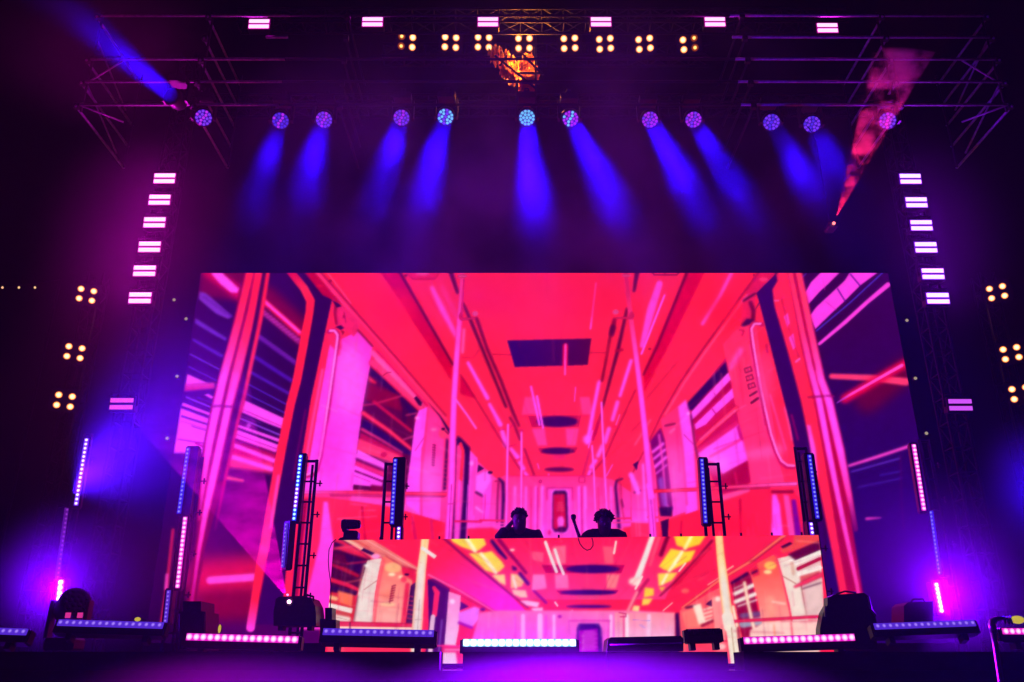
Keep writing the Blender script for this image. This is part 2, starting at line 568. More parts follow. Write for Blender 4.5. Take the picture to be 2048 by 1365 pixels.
    ln([(1062, 774), (1079, 850)], 4.4, MAG); ln([(1074, 793), (1086, 856)], 4.4, MAG)
    ln([(1198, 764), (1188, 815), (1175, 885)], [7, 7, 8], MAG, 1); el(1175, 880, 8, 9, (255, 80, 250), 4); ln([(1185, 862), (1177, 896)], 2.6, MAG)
    ln([(1075, 928), (1078, 938)], 2, MAG); ln([(1097, 948), (1098, 957)], 2, MAG)
    # ceiling right of the middle
    ln([(1275, 540), (1268, 582)], [9, 5], (74, 0, 44), 1)
    pg([(1290, 540), (1372, 540), (1287, 740), (1280, 690)], (255, 30, 64), 3)
    ln([(1319, 568), (1302, 620), (1284, 692)], [13, 16, 9], (255, 62, 205), 3); ln([(1329, 591), (1283, 708)], 4, (255, 72, 235))
    ln([(1304, 544), (1308, 550), (1354, 550), (1359, 544)], 2.4, (120, 0, 50)); ln([(1330, 544), (1330, 550)], 2, (150, 0, 50))
    pg([(1376, 540), (1412, 540), (1345, 680), (1289, 786), (1287, 746)], (222, 0, 52), 3)
    ln([(1376, 540), (1348, 610), (1316, 690), (1287, 750)], [5, 4, 4, 3], (92, 0, 40), 1); el(1300, 699, 3, 2, (150, 0, 50))
    ln([(1466, 540), (1440, 592), (1405, 648)], 6.4, (255, 70, 225), 1); ln([(1463, 548), (1405, 648)], 14, (255, 40, 120), 5, None, .35); el(1508, 551, 2, 2, (120, 0, 40))
    ln([(1229, 640), (1225, 662)], 8, (130, 0, 46), 1); ln([(1226, 655), (1223, 668)], 11, (84, 0, 52), 1); ln([(1221, 670), (1213, 715), (1204, 762)], 5, (120, 0, 42), 1)
    ln([(1254, 618), (1236, 700), (1206, 812)], [5, 7, 4], (84, 0, 52), 1); ln([(1245, 700), (1232, 702)], 5, (170, 0, 50), 2)
    ln([(1262, 722), (1240, 792)], [7, 6], MAG, 2); ln([(1235, 805), (1225, 840)], [8, 7], (255, 70, 225), 2); ln([(1218, 858), (1210, 885)], [8, 8], (255, 70, 225), 2); ln([(1205, 892), (1196, 912)], 8, (255, 80, 225), 2); ln([(1191, 922), (1182, 935)], 8, MAG, 2); ln([(1180, 943), (1177, 952)], 7, MAG, 2)
    ln([(1271, 780), (1232, 865), (1210, 915), (1182, 950)], 2.2, (150, 0, 54), 1); ln([(1206, 815), (1190, 870)], 3, (150, 0, 66), 1); ln([(1196, 845), (1186, 880)], 5, (190, 0, 70), 1); ln([(1180, 900), (1166, 950)], 5, (215, 20, 90), 1)
    ln([(1239, 830), (1232, 850)], 2.4, (255, 70, 200)); ln([(1240, 855), (1225, 853)], 1.4, (215, 0, 80)); ln([(1301, 840), (1270, 890)], 3, (255, 70, 140), 1); ln([(1225, 930), (1213, 952)], 2, MAG)
    # left wall: cornice, bulkhead, grab rail, magenta panel
    pg([(605, 540), (632, 540), (668, 588), (688, 612), (664, 600), (646, 592)], (190, 0, 36), 1); el(640, 573, 7, 3, (225, 10, 40), 3)
    ln([(630, 540), (700, 622), (800, 735), (893, 840)], [7, 7, 6, 5], (255, 46, 110), 1)
    ln([(637, 540), (708, 620), (805, 730), (892, 832)], [3, 3, 3, 2.4], (150, 0, 50), 1); ln([(656, 547), (702, 607)], 2, (255, 72, 120)); el(661, 563, 3, 3, (150, 0, 40))
    pg([(690, 615), (716, 640), (800, 735), (880, 835), (905, 880), (905, 1080), (600, 1080), (620, 850), (660, 640)], ((760, 700), (255, 30, 72), (840, 1000), (255, 48, 150)))
    pg([(664, 602), (678, 610), (672, 660), (655, 700), (640, 790), (622, 905), (608, 1000), (596, 1100), (584, 1250), (548, 1250), (575, 1100), (592, 1000), (606, 900), (622, 800), (653, 653)], (255, 28, 72))
    ln([(645, 740), (624, 850), (610, 930)], 5, (255, 62, 160), 2)
    pg([(660, 690), (690, 676), (716, 664), (745, 695), (740, 735), (728, 830), (715, 930), (706, 984), (608, 984), (622, 905), (640, 800)], ((690, 680), (255, 52, 205), (670, 900), (255, 66, 238)))
    pg([(655, 668), (684, 672), (682, 700), (672, 702), (660, 690)], (250, 30, 90), 2); pg([(673, 688), (684, 690), (680, 712), (673, 712)], (250, 30, 90), 1)
    pg([(674, 604), (686, 612), (722, 646), (716, 664), (708, 674), (690, 660), (672, 652)], (240, 28, 92)); ln([(688, 625), (692, 646)], 1.4, (150, 0, 50)); el(688, 634, 2, 3, (160, 0, 50))
    ln([(672, 606), (670, 628), (673, 648)], 5, (140, 0, 50), 1); pg([(664, 601), (680, 609), (684, 614), (674, 616)], (44, 0, 62)); pg([(671, 655), (682, 651), (689, 657), (682, 661)], (52, 0, 64)); pg([(682, 661), (690, 664), (686, 672)], (150, 0, 50))
    ln([(657, 664), (668, 661), (676, 668), (676, 680), (668, 740), (655, 830), (641, 915), (634, 940), (626, 949), (614, 953)], 8, (190, 0, 90), 1); ln([(660, 662), (669, 662), (675, 670), (674, 684), (666, 740), (653, 830), (640, 912), (632, 938), (624, 946), (614, 950)], 4.6, (255, 110, 232))
    ln([(716, 661), (745, 693)], 3.4, (112, 0, 44), 1)
    # window on the left wall
    ln([(745, 706), (800, 760), (862, 832)], [10, 9, 7], (255, 70, 165), 3); ln([(752, 700), (870, 830)], 3, (215, 0, 70), 1)
    pg([(741, 733), (839, 824), (829, 837), (826, 899), (820, 930), (812, 986), (706, 980), (716, 888), (728, 802)], (86, 0, 58))
    pg([(742, 738), (762, 752), (800, 790), (790, 790), (741, 752)], (44, 0, 72), 1); pg([(800, 792), (836, 826), (826, 836), (804, 812)], (44, 0, 74), 1)
    pg([(738, 768), (795, 790), (806, 824), (780, 815), (732, 800)], (130, 0, 44), 4); pg([(806, 800), (816, 826), (810, 860), (804, 850)], (64, 0, 62), 2)
    pg([(738, 752), (754, 766), (752, 770), (738, 764)], (230, 20, 60), 1)
    ln([(746, 726), (800, 776), (842, 816)], [16, 15, 13], (255, 46, 110), 1, (205, 8, 58)); ln([(751, 718), (840, 806)], 4, (255, 84, 170), 2); ln([(766, 752), (774, 746), (782, 745)], 1.6, (160, 0, 50))
    pg([(828, 797), (834, 793), (845, 806), (843, 813), (838, 812)], (46, 0, 60))
    ln([(727, 811), (750, 808), (815, 789)], 2, (255, 40, 100), 1); ln([(812, 831), (838, 826)], 2, (255, 50, 120), 1)
    ln([(748, 804), (822, 862)], [6, 5], (208, 10, 60), 1); ln([(727, 827), (778, 862), (830, 905)], [10, 9, 8], (255, 40, 90), 1, (180, 0, 50))
    pg([(726, 838), (780, 874), (826, 906), (822, 912), (790, 902), (723, 856)], (42, 0, 84), 1); ln([(724, 859), (762, 880), (804, 906)], [5, 4, 3], (255, 44, 120), 1)
    pg([(722, 866), (806, 910), (806, 922), (718, 888)], (190, 8, 78), 2); pg([(718, 878), (800, 912), (796, 930), (714, 902)], (255, 46, 110), 2)
    el(768, 910, 7, 5, (190, 0, 70), 2)
    pg([(716, 900), (776, 931), (774, 944), (712, 918)], (255, 80, 238)); ln([(713, 918), (772, 942)], 4, (112, 0, 86), 1); pg([(712, 922), (772, 946), (770, 956), (710, 934)], (240, 30, 120), 1)
    pg([(711, 932), (769, 956), (766, 962), (709, 940)], MAG); ln([(710, 941), (766, 964)], 1.4, (170, 0, 120)); pg([(709, 944), (766, 966), (764, 976), (707, 970)], MAG); ln([(709, 952), (740, 964)], 1.2, (190, 10, 140))
    pg([(742, 970), (770, 974), (764, 988), (742, 984)], (120, 0, 56), 1); ln([(829, 838), (822, 940), (818, 1010)], 3, (70, 0, 70), 1); ln([(806, 880), (830, 872)], 2, (255, 60, 150), 1)
    # pillar and lettered panel beside it
    pg([(838, 822), (858, 814), (852, 870), (843, 900), (840, 1045), (814, 1040), (812, 990), (822, 915), (830, 850)], (255, 70, 240)); ln([(850, 873), (830, 902)], 1.4, (200, 20, 140)); el(835, 837, 4, 3, (255, 130, 250), 1)
    pg([(856, 812), (882, 838), (888, 880), (880, 1052), (838, 1042), (846, 900)], ((868, 830), (255, 44, 140), (862, 1030), (255, 66, 215))); ln([(856, 815), (848, 900), (842, 960), (843, 1040)], 3, (255, 34, 110), 2)
    el(868, 860, 6, 3, (255, 90, 180), 2); el(886, 868, 8, 10, (255, 50, 110), 2)
    for k in range(9):
        y = 890 + k * 5
        ln([(866 - (y - 890) * .06, y), (871 - (y - 890) * .06, y + 1.5)], 2.4, (120, 0, 66), 0); ln([(869 - (y - 890) * .06, y - 1), (868.5 - (y - 890) * .06, y + 4)], 1.2, (150, 0, 76))
    el(887, 859, 4, 3, (46, 0, 60)); ln([(890, 862), (900, 872)], 2.4, (110, 0, 54)); pg([(893, 876), (898, 882), (893, 980), (886, 982)], (60, 0, 72), 1)
    for k in range(7):
        ln([(888, 918 + k * 9), (893, 920 + k * 9)], 1.2, (230, 20, 90))
    # door frame and posts towards the far end, left
    pg([(898, 868), (1000, 965), (1000, 1080), (890, 1080)], ((900, 900), (255, 46, 140), (985, 1050), (255, 60, 205)))
    pg([(915, 872), (924, 878), (941, 896), (938, 965), (932, 1085), (919, 1085), (926, 1000), (930, 910), (922, 890), (912, 892)], (44, 0, 78), 1)
    pg([(905, 885), (914, 890), (908, 1085), (899, 1085)], (60, 0, 70), 1); ln([(921, 888), (926, 902), (922, 960)], 6, (255, 30, 70), 0); ln([(919, 962), (913, 1085)], 4.6, (255, 62, 215)); ln([(936, 970), (932, 1040)], 1.6, (200, 60, 210))
    pg([(941, 902), (956, 918), (953, 965), (948, 1085), (934, 1085)], (255, 64, 216)); el(944, 928, 4, 5, (255, 120, 250), 1); ln([(950, 920), (948, 1030)], 2, (255, 40, 130), 1)
    pg([(957, 930), (969, 938), (955, 946)], (52, 0, 72)); pg([(953, 952), (968, 944), (980, 944), (983, 962), (975, 985), (968, 993), (952, 984)], (255, 88, 242), 1); ln([(952, 985), (968, 994)], 4.4, (62, 0, 60), 1); el(981, 946, 5, 3, (52, 0, 60))
    pg([(966, 990), (985, 960), (992, 965), (990, 1040), (966, 1040)], (255, 62, 220), 2); ln([(971, 990), (968, 1040)], 1.4, (225, 20, 120)); ln([(952, 1015), (965, 1025)], 4, (255, 110, 245), 2)
    # seats, low rail
    ln([(606, 985), (700, 985), (892, 989)], [6, 7, 8], [(255, 80, 220), (255, 40, 100), (255, 36, 90)], 0, (140, 0, 50)); ln([(660, 991), (770, 993), (890, 994)], 2, (120, 0, 50), 1)
    pg([(704, 993), (772, 1000), (815, 1012), (840, 1030), (812, 1030), (700, 1004)], (255, 62, 190), 2)
    pg([(600, 994), (655, 996), (770, 1012), (815, 1024), (890, 1046), (890, 1085), (598, 1085)], ((700, 1000), (255, 32, 80), (740, 1080), (255, 22, 62))); ln([(724, 1014), (731, 1085)], 5, (196, 0, 50), 2); ln([(700, 1008), (735, 1012)], 2, (255, 60, 140), 1)
    ln([(824, 1034), (832, 1085)], 6, (215, 10, 80), 3); ln([(862, 1040), (866, 1085)], 6, (225, 20, 90), 3)
    pg([(606, 1000), (630, 998), (622, 1090), (606, 1250), (580, 1250), (592, 1100)], (150, 0, 60), 3)
    pg([(616, 1000), (642, 1000), (640, 1085), (626, 1250), (592, 1250), (604, 1100)], (255, 30, 82), 2); ln([(626, 1008), (614, 1130), (606, 1240)], 3, (255, 80, 200), 1)
    pg([(648, 1004), (656, 1005), (668, 1090), (664, 1260), (598, 1260), (622, 1160), (640, 1085)], ((650, 1010), (255, 72, 236), (640, 1230), (255, 46, 200)), 2)
    # far end wall with the door
    pg([(985, 962), (1010, 952), (1060, 953), (1185, 953), (1225, 960), (1262, 985), (1262, 1085), (975, 1085)], ((1100, 955), (255, 44, 130), (1100, 1050), (255, 60, 205)))
    ln([(1015, 953), (1180, 952)], 1.6, (225, 10, 90)); el(1081, 964, 3.5, 3.5, (170, 0, 80)); el(1081, 964, 1.6, 1.6, (255, 50, 150)); ln([(1158, 955), (1170, 955), (1170, 965), (1158, 965), (1158, 955)], 1.6, (200, 10, 90))
    for x, c, w in ((1020, (255, 40, 130), 3), (1030, (255, 90, 240), 5), (1052, (255, 80, 235), 4), (1062, (255, 30, 120), 3), (1072, (255, 80, 235), 5), (1075, (205, 0, 90), 2), (1085, (255, 78, 235), 7), (1158, (255, 78, 235), 6), (1163, (205, 0, 90), 2), (1170, (255, 84, 238), 6), (1196, (255, 30, 120), 3), (1222, (255, 72, 220), 5)):
        ln([(x, 975), (x - (1090 - x) * .02, 1080)], w, c, 1)
    pg([(1094, 976), (1145, 976), (1144, 1080), (1096, 1080)], (255, 62, 200), 2); ln([(1094, 1000), (1094, 976), (1145, 976), (1145, 1000)], 2.4, (205, 14, 100), 1)
    pg([(1103, 985), (1108, 980), (1134, 980), (1138, 986), (1139, 1058), (1134, 1067), (1109, 1067), (1103, 1060)], (255, 84, 240), 2)
    pg([(1106, 987), (1110, 982), (1131, 982), (1135, 987), (1137, 1056), (1132, 1064), (1111, 1064), (1105, 1058)], (48, 0, 66), 1); pg([(1107, 990), (1130, 989), (1133, 1055), (1128, 1062), (1112, 1062), (1107, 1055)], (205, 6, 60), 1)
    for k in range(4):
        ln([(1116 - k * .6, 1006 + k * 5), (1125 + k, 1006 + k * 5)], 2, (255, 70, 120), 1)
    pg([(1115, 1040), (1118, 1034), (1126, 1034), (1129, 1042), (1127, 1056), (1117, 1056)], (255, 84, 235), 1); el(1124, 1060, 9, 6, (58, 0, 70), 1); el(1112, 1062, 4, 3, (70, 0, 70), 1); el(1099, 1066, 3, 5, (225, 14, 110), 2)
    # far windows and rails either side of the end wall
    ln([(998, 958), (1006, 966), (1007, 1000), (1003, 1080)], [5, 7, 7, 5], (46, 0, 78), 1); ln([(997, 966), (995, 1000), (994, 1048)], 3.4, (112, 0, 62), 1); ln([(990, 963), (1001, 963)], 2, (150, 0, 66))
    ln([(1245, 958), (1233, 962), (1231, 975), (1236, 1030), (1240, 1080)], [3, 4, 5, 6, 6], (46, 0, 76), 1); ln([(1242, 968), (1243, 1010), (1248, 1040)], 3, (205, 20, 80), 1); ln([(1243, 1000), (1246, 1014)], 3, (90, 0, 60), 1)
    ln([(960, 1041), (1009, 1042)], 4, (240, 24, 90)); ln([(960, 1047), (1009, 1048)], 3, (255, 60, 190)); ln([(960, 1053), (1011, 1054)], 3, (255, 66, 190)); ln([(910, 1043), (962, 1044)], 4, (240, 24, 90), 0, (160, 0, 60))
    ln([(1222, 1038), (1300, 1036)], 3.4, (240, 24, 90)); ln([(1226, 1046), (1290, 1044)], 3, (255, 50, 140)); ln([(1225, 1058), (1245, 1060)], 3, (255, 50, 120)); ln([(1222, 1066), (1245, 1068)], 3, (240, 30, 100))
    pg([(935, 1058), (985, 1056), (1000, 1062), (1002, 1085), (935, 1085)], (255, 26, 78), 1); pg([(1246, 1056), (1300, 1048), (1300, 1085), (1244, 1085)], (255, 26, 70), 1)
    # right wall
    pg([(1560, 540), (1500, 640), (1418, 690), (1330, 810), (1262, 940), (1262, 1085), (1620, 1085), (1600, 960), (1555, 700)], ((1480, 680), (255, 30, 68), (1350, 1000), (255, 36, 92)))
    pg([(1519, 546), (1553, 546), (1542, 566), (1514, 586), (1488, 604), (1494, 580)], (226, 18, 70), 1); el(1528, 560, 9, 4, (255, 50, 110), 3)
    ln([(1518, 544), (1470, 610), (1401, 706), (1360, 766), (1322, 832), (1290, 900), (1258, 960)], [3, 3, 3, 2.6, 2.4, 2, 2], (150, 0, 54), 1); ln([(1494, 590), (1411, 704), (1370, 764), (1330, 830)], 2.4, (255, 80, 150), 1)
    pg([(1446, 690), (1470, 664), (1500, 640), (1514, 652), (1520, 704), (1545, 832), (1560, 930), (1570, 967), (1503, 970), (1494, 920), (1480, 850), (1460, 770)], ((1480, 690), (255, 40, 92), (1540, 940), (255, 46, 120)))
    ln([(1482, 700), (1462, 735)], 9, (255, 70, 190), 5); ln([(1500, 910), (1560, 900)], 20, (255, 70, 160), 10); ln([(1500, 690), (1530, 860)], 3, (255, 60, 150), 3)
    for (qx, qy) in ((1489, 738), (1492, 754), (1496, 770)):
        ln([(qx, qy), (qx + 12, qy - 4)], 2.6, (130, 0, 56)); ln([(qx + 2, qy + 8), (qx + 14, qy + 4)], 2.6, (130, 0, 56)); ln([(qx, qy), (qx + 2, qy + 8)], 2.6, (130, 0, 56)); ln([(qx + 12, qy - 4), (qx + 15, qy + 4)], 2.2, (130, 0, 56)); ln([(qx + 6, qy - 1), (qx + 8, qy + 6)], 1.6, (160, 0, 66))
    ln([(1500, 792), (1513, 784)], 4, (84, 0, 44)); ln([(1503, 806), (1516, 797)], 5, (84, 0, 44))
    pg([(1486, 604), (1500, 597), (1512, 590), (1511, 640), (1500, 650), (1482, 652)], (230, 22, 74), 1); ln([(1501, 606), (1507, 622), (1506, 640)], 8, (110, 0, 46), 1); ln([(1487, 602), (1510, 588)], 4, (50, 0, 60), 1); pg([(1482, 652), (1494, 638), (1508, 640), (1500, 650), (1488, 654)], (54, 0, 62), 1); ln([(1478, 660), (1488, 662), (1484, 672)], 2.6, (170, 0, 56), 1)
    ln([(1524, 650), (1510, 647), (1502, 656), (1505, 690), (1520, 780), (1540, 868), (1552, 905), (1562, 926), (1574, 934), (1588, 935)], 8, (196, 0, 76), 1); ln([(1521, 648), (1509, 648), (1503, 658), (1507, 690), (1522, 780), (1542, 868), (1554, 904), (1563, 922), (1575, 931), (1588, 932)], 4.6, (255, 106, 215))
    ln([(1533, 690), (1535, 706)], 4, (190, 0, 66), 2); ln([(1540, 790), (1572, 900)], 3, (255, 60, 160), 2); ln([(1570, 815), (1584, 880)], 3, (255, 72, 170), 1)
    # window on the right wall
    pg([(1452, 716), (1457, 745), (1475, 830), (1490, 900), (1501, 965), (1470, 985), (1440, 990), (1398, 900), (1384, 850), (1374, 815)], (205, 8, 84))
    pg([(1452, 724), (1457, 746), (1420, 782), (1385, 822), (1372, 820), (1376, 806)], (46, 0, 78), 1)
    pg([(1457, 746), (1462, 760), (1430, 795), (1400, 830), (1383, 842), (1384, 824), (1420, 785)], (255, 74, 244)); ln([(1428, 786), (1434, 797)], 1.6, (200, 20, 160))
    pg([(1462, 762), (1464, 776), (1420, 815), (1390, 846), (1384, 842)], (175, 0, 66), 1); pg([(1465, 778), (1468, 796), (1430, 830), (1412, 850), (1392, 860), (1390, 850)], (255, 72, 240)); ln([(1424, 818), (1434, 832)], 2, (190, 0, 90))
    pg([(1467, 798), (1470, 818), (1400, 872), (1392, 866), (1420, 850)], (215, 10, 70), 1); ln([(1472, 818), (1430, 855), (1388, 896)], [12, 12, 9], (255, 40, 90), 1, (190, 0, 60)); ln([(1470, 822), (1400, 880)], 3, (255, 80, 170), 1)
    pg([(1474, 842), (1484, 870), (1430, 908), (1396, 912), (1392, 900)], (225, 20, 100), 3)
    pg([(1478, 850), (1486, 880), (1496, 922), (1446, 950), (1430, 926), (1400, 918), (1396, 908)], (255, 74, 244), 2); ln([(1482, 880), (1420, 914)], 5, (255, 44, 150), 2); pg([(1478, 850), (1488, 884), (1480, 878), (1474, 855)], (200, 0, 100), 3)
    pg([(1496, 922), (1502, 966), (1444, 984), (1434, 956)], (175, 0, 62), 3); ln([(1470, 945), (1474, 968)], 4, (220, 10, 80), 1)
    # pillars further along the right wall
    pg([(1355, 816), (1372, 800), (1380, 826), (1388, 890), (1397, 1032), (1372, 1032), (1365, 900)], (255, 70, 238), 1); ln([(1382, 830), (1390, 890), (1396, 920)], 3, (80, 0, 64), 1); ln([(1368, 870), (1388, 890)], 1.6, (200, 20, 130)); el(1377, 828, 3, 3, (255, 140, 250), 1)
    pg([(1322, 840), (1355, 815), (1365, 900), (1374, 1024), (1346, 1034), (1334, 900)], ((1345, 830), (255, 40, 110), (1355, 1010), (255, 64, 205)))
    ln([(1330, 852), (1350, 848)], 3, (90, 0, 54), 1); ln([(1340, 866), (1349, 858)], 4, (255, 80, 160), 1); ln([(1355, 816), (1366, 900), (1374, 1010)], 2.6, (255, 36, 110), 1)
    pg([(1300, 884), (1322, 856), (1330, 880), (1340, 960), (1346, 1020), (1322, 1032), (1312, 950)], (120, 0, 104), 1)
    for a, b, w in (((1305, 905), (1326, 888), 6), ((1308, 918), (1330, 900), 5), ((1309, 935), (1332, 915), 6), ((1312, 948), (1334, 930), 3)):
        ln([a, b], w, (255, 74, 240), 1)
    ln([(1318, 870), (1326, 930), (1332, 1010), (1344, 1020)], 4, (255, 62, 190), 1); ln([(1322, 960), (1330, 1010)], 10, (150, 60, 200), 4); pg([(1318, 1016), (1346, 1014), (1344, 1034), (1322, 1034)], (46, 0, 78), 1)
    pg([(1262, 960), (1300, 884), (1312, 950), (1318, 1045), (1264, 1045)], ((1270, 960), (255, 44, 130), (1300, 1040), (255, 66, 220))); pg([(1266, 930), (1278, 922), (1274, 942)], (52, 0, 80)); ln([(1270, 985), (1280, 982)], 5, (92, 0, 62), 1); ln([(1262, 950), (1276, 985)], 10, (255, 80, 240), 3); ln([(1286, 930), (1292, 1040)], 5, (255, 84, 245), 2)
    # seats, low rail right
    pg([(1322, 1046), (1400, 1020), (1442, 996), (1500, 980), (1584, 976), (1600, 1000), (1614, 1085), (1318, 1085)], (255, 24, 66)); pg([(1440, 992), (1500, 976), (1500, 984), (1442, 1004)], (255, 64, 150), 2); ln([(1480, 1000), (1482, 1085)], 5, (196, 0, 50), 2); ln([(1363, 1044), (1360, 1085)], 4, (205, 0, 54), 2); ln([(1545, 984), (1585, 984)], 6, (140, 0, 50), 3)
    ln([(1308, 983), (1395, 979), (1440, 976), (1542, 970), (1592, 968)], 7.5, [RED, (255, 40, 96), (255, 40, 96), (255, 70, 170), (255, 90, 215)], 0, (150, 0, 54)); ln([(1450, 981), (1540, 976)], 2, (120, 0, 50), 1)
    pg([(1545, 990), (1553, 990), (1560, 1010), (1568, 1085), (1543, 1085)], MAG, 1); pg([(1567, 990), (1578, 992), (1594, 1085), (1580, 1085)], (255, 62, 170), 2); pg([(1583, 1000), (1592, 1000), (1606, 1085), (1592, 1085)], (120, 0, 150), 2)
    pg([(1322, 1044), (1338, 1038), (1336, 1085), (1326, 1085)], (48, 0, 66)); ln([(1296, 1035), (1340, 1036)], 4, (255, 40, 110)); ln([(1262, 1044), (1300, 1046)], 3, (255, 66, 190))
    VP = (1118, 1010)
    LT, DK = [(255, 110, 200), (255, 90, 160), (255, 130, 230), (255, 70, 120)], [(190, 0, 60), (150, 0, 60), (215, 0, 80)]
    p.detail([(640, 545), (1540, 545), (1330, 830), (1190, 950), (1040, 950), (890, 830)], VP, 150, 21, [(255, 50, 90), (255, 20, 44)] + DK + [(255, 40, 80)], .22, 5)
    p.detail([(690, 640), (890, 840), (1000, 960), (985, 1075), (620, 1075), (640, 800)], VP, 170, 22, LT + DK, .26, 5, .45)
    p.detail([(1540, 640), (1340, 830), (1230, 960), (1250, 1075), (1600, 1075), (1570, 800)], VP, 170, 23, LT + DK, .26, 5, .45)
    p.detail([(1000, 950), (1240, 950), (1250, 1078), (985, 1078)], VP, 90, 24, LT + DK, .25, 4, .9)
    for (x, y, rx, ry, c, al) in ((700, 760, 30, 70, (255, 110, 250), .5), (660, 900, 26, 60, (255, 40, 200), .5), (1530, 760, 14, 60, (255, 80, 180), .4), (1430, 930, 30, 20, (255, 130, 250), .5), (860, 960, 20, 50, (255, 110, 250), .4), (1350, 950, 16, 60, (255, 100, 230), .4), (1000, 600, 60, 30, (255, 20, 60), .5), (1180, 600, 70, 40, (255, 20, 58), .5), (760, 1050, 60, 18, (255, 14, 50), .6), (1450, 1050, 60, 18, (255, 14, 50), .6), (1450, 620, 40, 30, (255, 16, 50), .5), (790, 620, 40, 40, (255, 18, 56), .5)):
        el(x, y, rx, ry, c, 16, al)
    # four standing poles
    for pts, w in ([[(1016, 850), (1014, 960), (1012, 1085)], 5], [[(1043, 864), (1043, 930), (1042, 1020)], 4.4], [[(1203, 806), (1207, 900), (1214, 1030)], 5], [[(1184, 892), (1188, 950), (1191, 1030)], 4.4]):
        ln(pts, w, (255, 84, 240), 0, (230, 20, 120))
    el(1043, 862, 6, 2, (225, 14, 90), 1)
    ln([(925, 540), (923, 590), (919, 640), (913, 720), (908, 800), (905, 880), (903, 960), (896, 1085)], [9, 10, 11, 12, 13, 14, 15, 15], [(255, 50, 120), (255, 60, 160), (255, 62, 190), (255, 72, 225), MAG, MAG, MAG, MAG], 0, (235, 24, 100))
    ln([(928, 560), (922, 640)], 3, (205, 0, 60), 1); ln([(903, 970), (897, 1085)], 1.6, (190, 10, 110)); ln([(896, 1008), (911, 1008)], 1.4, (205, 20, 130)); el(925, 553, 10, 4, (205, 20, 70)); ln([(917, 553), (933, 553)], 1.6, (255, 120, 170))
    ln([(924, 639), (949, 637)], 5, (215, 24, 80), 0, (130, 0, 50)); el(951, 628, 6, 5, (225, 60, 130)); el(922, 634, 4, 7, (205, 14, 70))
    ln([(906, 792), (934, 830), (952, 857)], 4, (255, 78, 225))
    ln([(1251, 540), (1256, 590), (1263, 645), (1272, 710), (1283, 800), (1292, 880), (1299, 960), (1307, 1085)], [9, 9, 10, 11, 12, 13, 14, 16], [(215, 20, 70), (225, 30, 80), (255, 50, 130), (255, 66, 200), MAG, MAG, MAG, MAG], 0, (235, 24, 100))
    el(1253, 552, 9, 4, (205, 20, 70)); ln([(1246, 552), (1261, 552)], 1.6, (255, 120, 170)); ln([(1234, 637), (1262, 636)], 5, (215, 24, 80), 0, (130, 0, 50)); el(1232, 625, 6, 5, (225, 60, 130)); el(1264, 632, 5, 8, (205, 20, 80)); pg([(1293, 968), (1303, 967), (1310, 997), (1297, 999)], MAG); ln([(1302, 1000), (1309, 1085)], 1.6, (190, 20, 140))
    # dark door frames at the sides
    pg([(587, 540), (603, 540), (646, 592), (664, 600), (653, 653), (633, 750), (622, 800), (606, 900), (592, 1000), (577, 1100), (562, 1250), (512, 1250), (538, 1100), (554, 998), (573, 899), (590, 800), (626, 625), (628, 600), (612, 575)], ((620, 600), (44, 0, 66), (540, 1200), (48, 0, 78)))
    ln([(611, 820), (594, 910), (586, 960)], 3, (120, 0, 80), 2)
    ln([(578, 540), (608, 577), (621, 602), (619, 625), (607, 690), (594, 760), (581, 810), (563, 899), (545, 998), (528, 1100), (519, 1140), (510, 1198), (501, 1256)], [15, 16, 17, 16, 17, 17, 17, 18, 18, 19, 17, 16, 17],
       [DRD, (255, 36, 66), RED, RED, RED, RED, RED, RED, (255, 30, 84), (255, 46, 120), RED, RED, (255, 56, 215)], 0)
    ln([(557, 952), (545, 1030), (541, 1056)], [5, 6, 3], (255, 62, 190), 1)
    # right hand windows
    pg([(1556, 536), (1980, 536), (1980, 1300), (1640, 1300), (1660, 1000), (1600, 700)], ((1720, 640), (52, 0, 62), (1760, 1000), (36, 0, 92)))
    pg([(1611, 586), (1622, 566), (1648, 540), (1686, 540), (1660, 566), (1640, 584), (1618, 609)], (255, 60, 228))
    pg([(1621, 632), (1632, 616), (1660, 590), (1690, 562), (1704, 540), (1764, 540), (1722, 571), (1690, 603), (1665, 626), (1631, 659)], (255, 60, 226))
    ln([(1701, 549), (1720, 572)], 2.4, (62, 0, 120)); ln([(1675, 578), (1691, 604)], 2.4, (62, 0, 116)); ln([(1652, 604), (1672, 620)], 1.2, (196, 20, 166)); ln([(1612, 548), (1600, 560)], 2, (80, 40, 190)); ln([(1645, 556), (1650, 580)], 1, (230, 40, 190))
    ln([(1766, 545), (1700, 606), (1633, 662)], 2.6, (72, 42, 195)); ln([(1639, 688), (1690, 645), (1735, 604), (1776, 570)], [6, 8, 8, 10], (255, 60, 222))
    ln([(1735, 800), (1812, 740)], 50, (96, 0, 34), 16); ln([(1663, 753), (1740, 756), (1812, 764)], [10, 12, 15], (255, 54, 104), 1)
    ln([(1690, 798), (1810, 728)], 18, (225, 0, 58), 5); ln([(1674, 806), (1700, 790), (1804, 731)], [2, 5, 6.5], [(150, 50, 200), (255, 66, 200), (255, 74, 205)])
    ln([(1698, 932), (1755, 914), (1818, 893)], [5, 6, 6], (255, 62, 200), 1); ln([(1703, 944), (1800, 917)], 2.4, (110, 52, 215), 1); ln([(1760, 951), (1802, 943)], 2, (70, 30, 195), 1); ln([(1716, 975), (1802, 957)], 2, (72, 30, 180), 1); ln([(1733, 1038), (1762, 1036)], [5, 2], (255, 56, 190), 1)
    ln([(1801, 910), (1803, 1010), (1808, 1060)], 3, (70, 0, 90), 2)
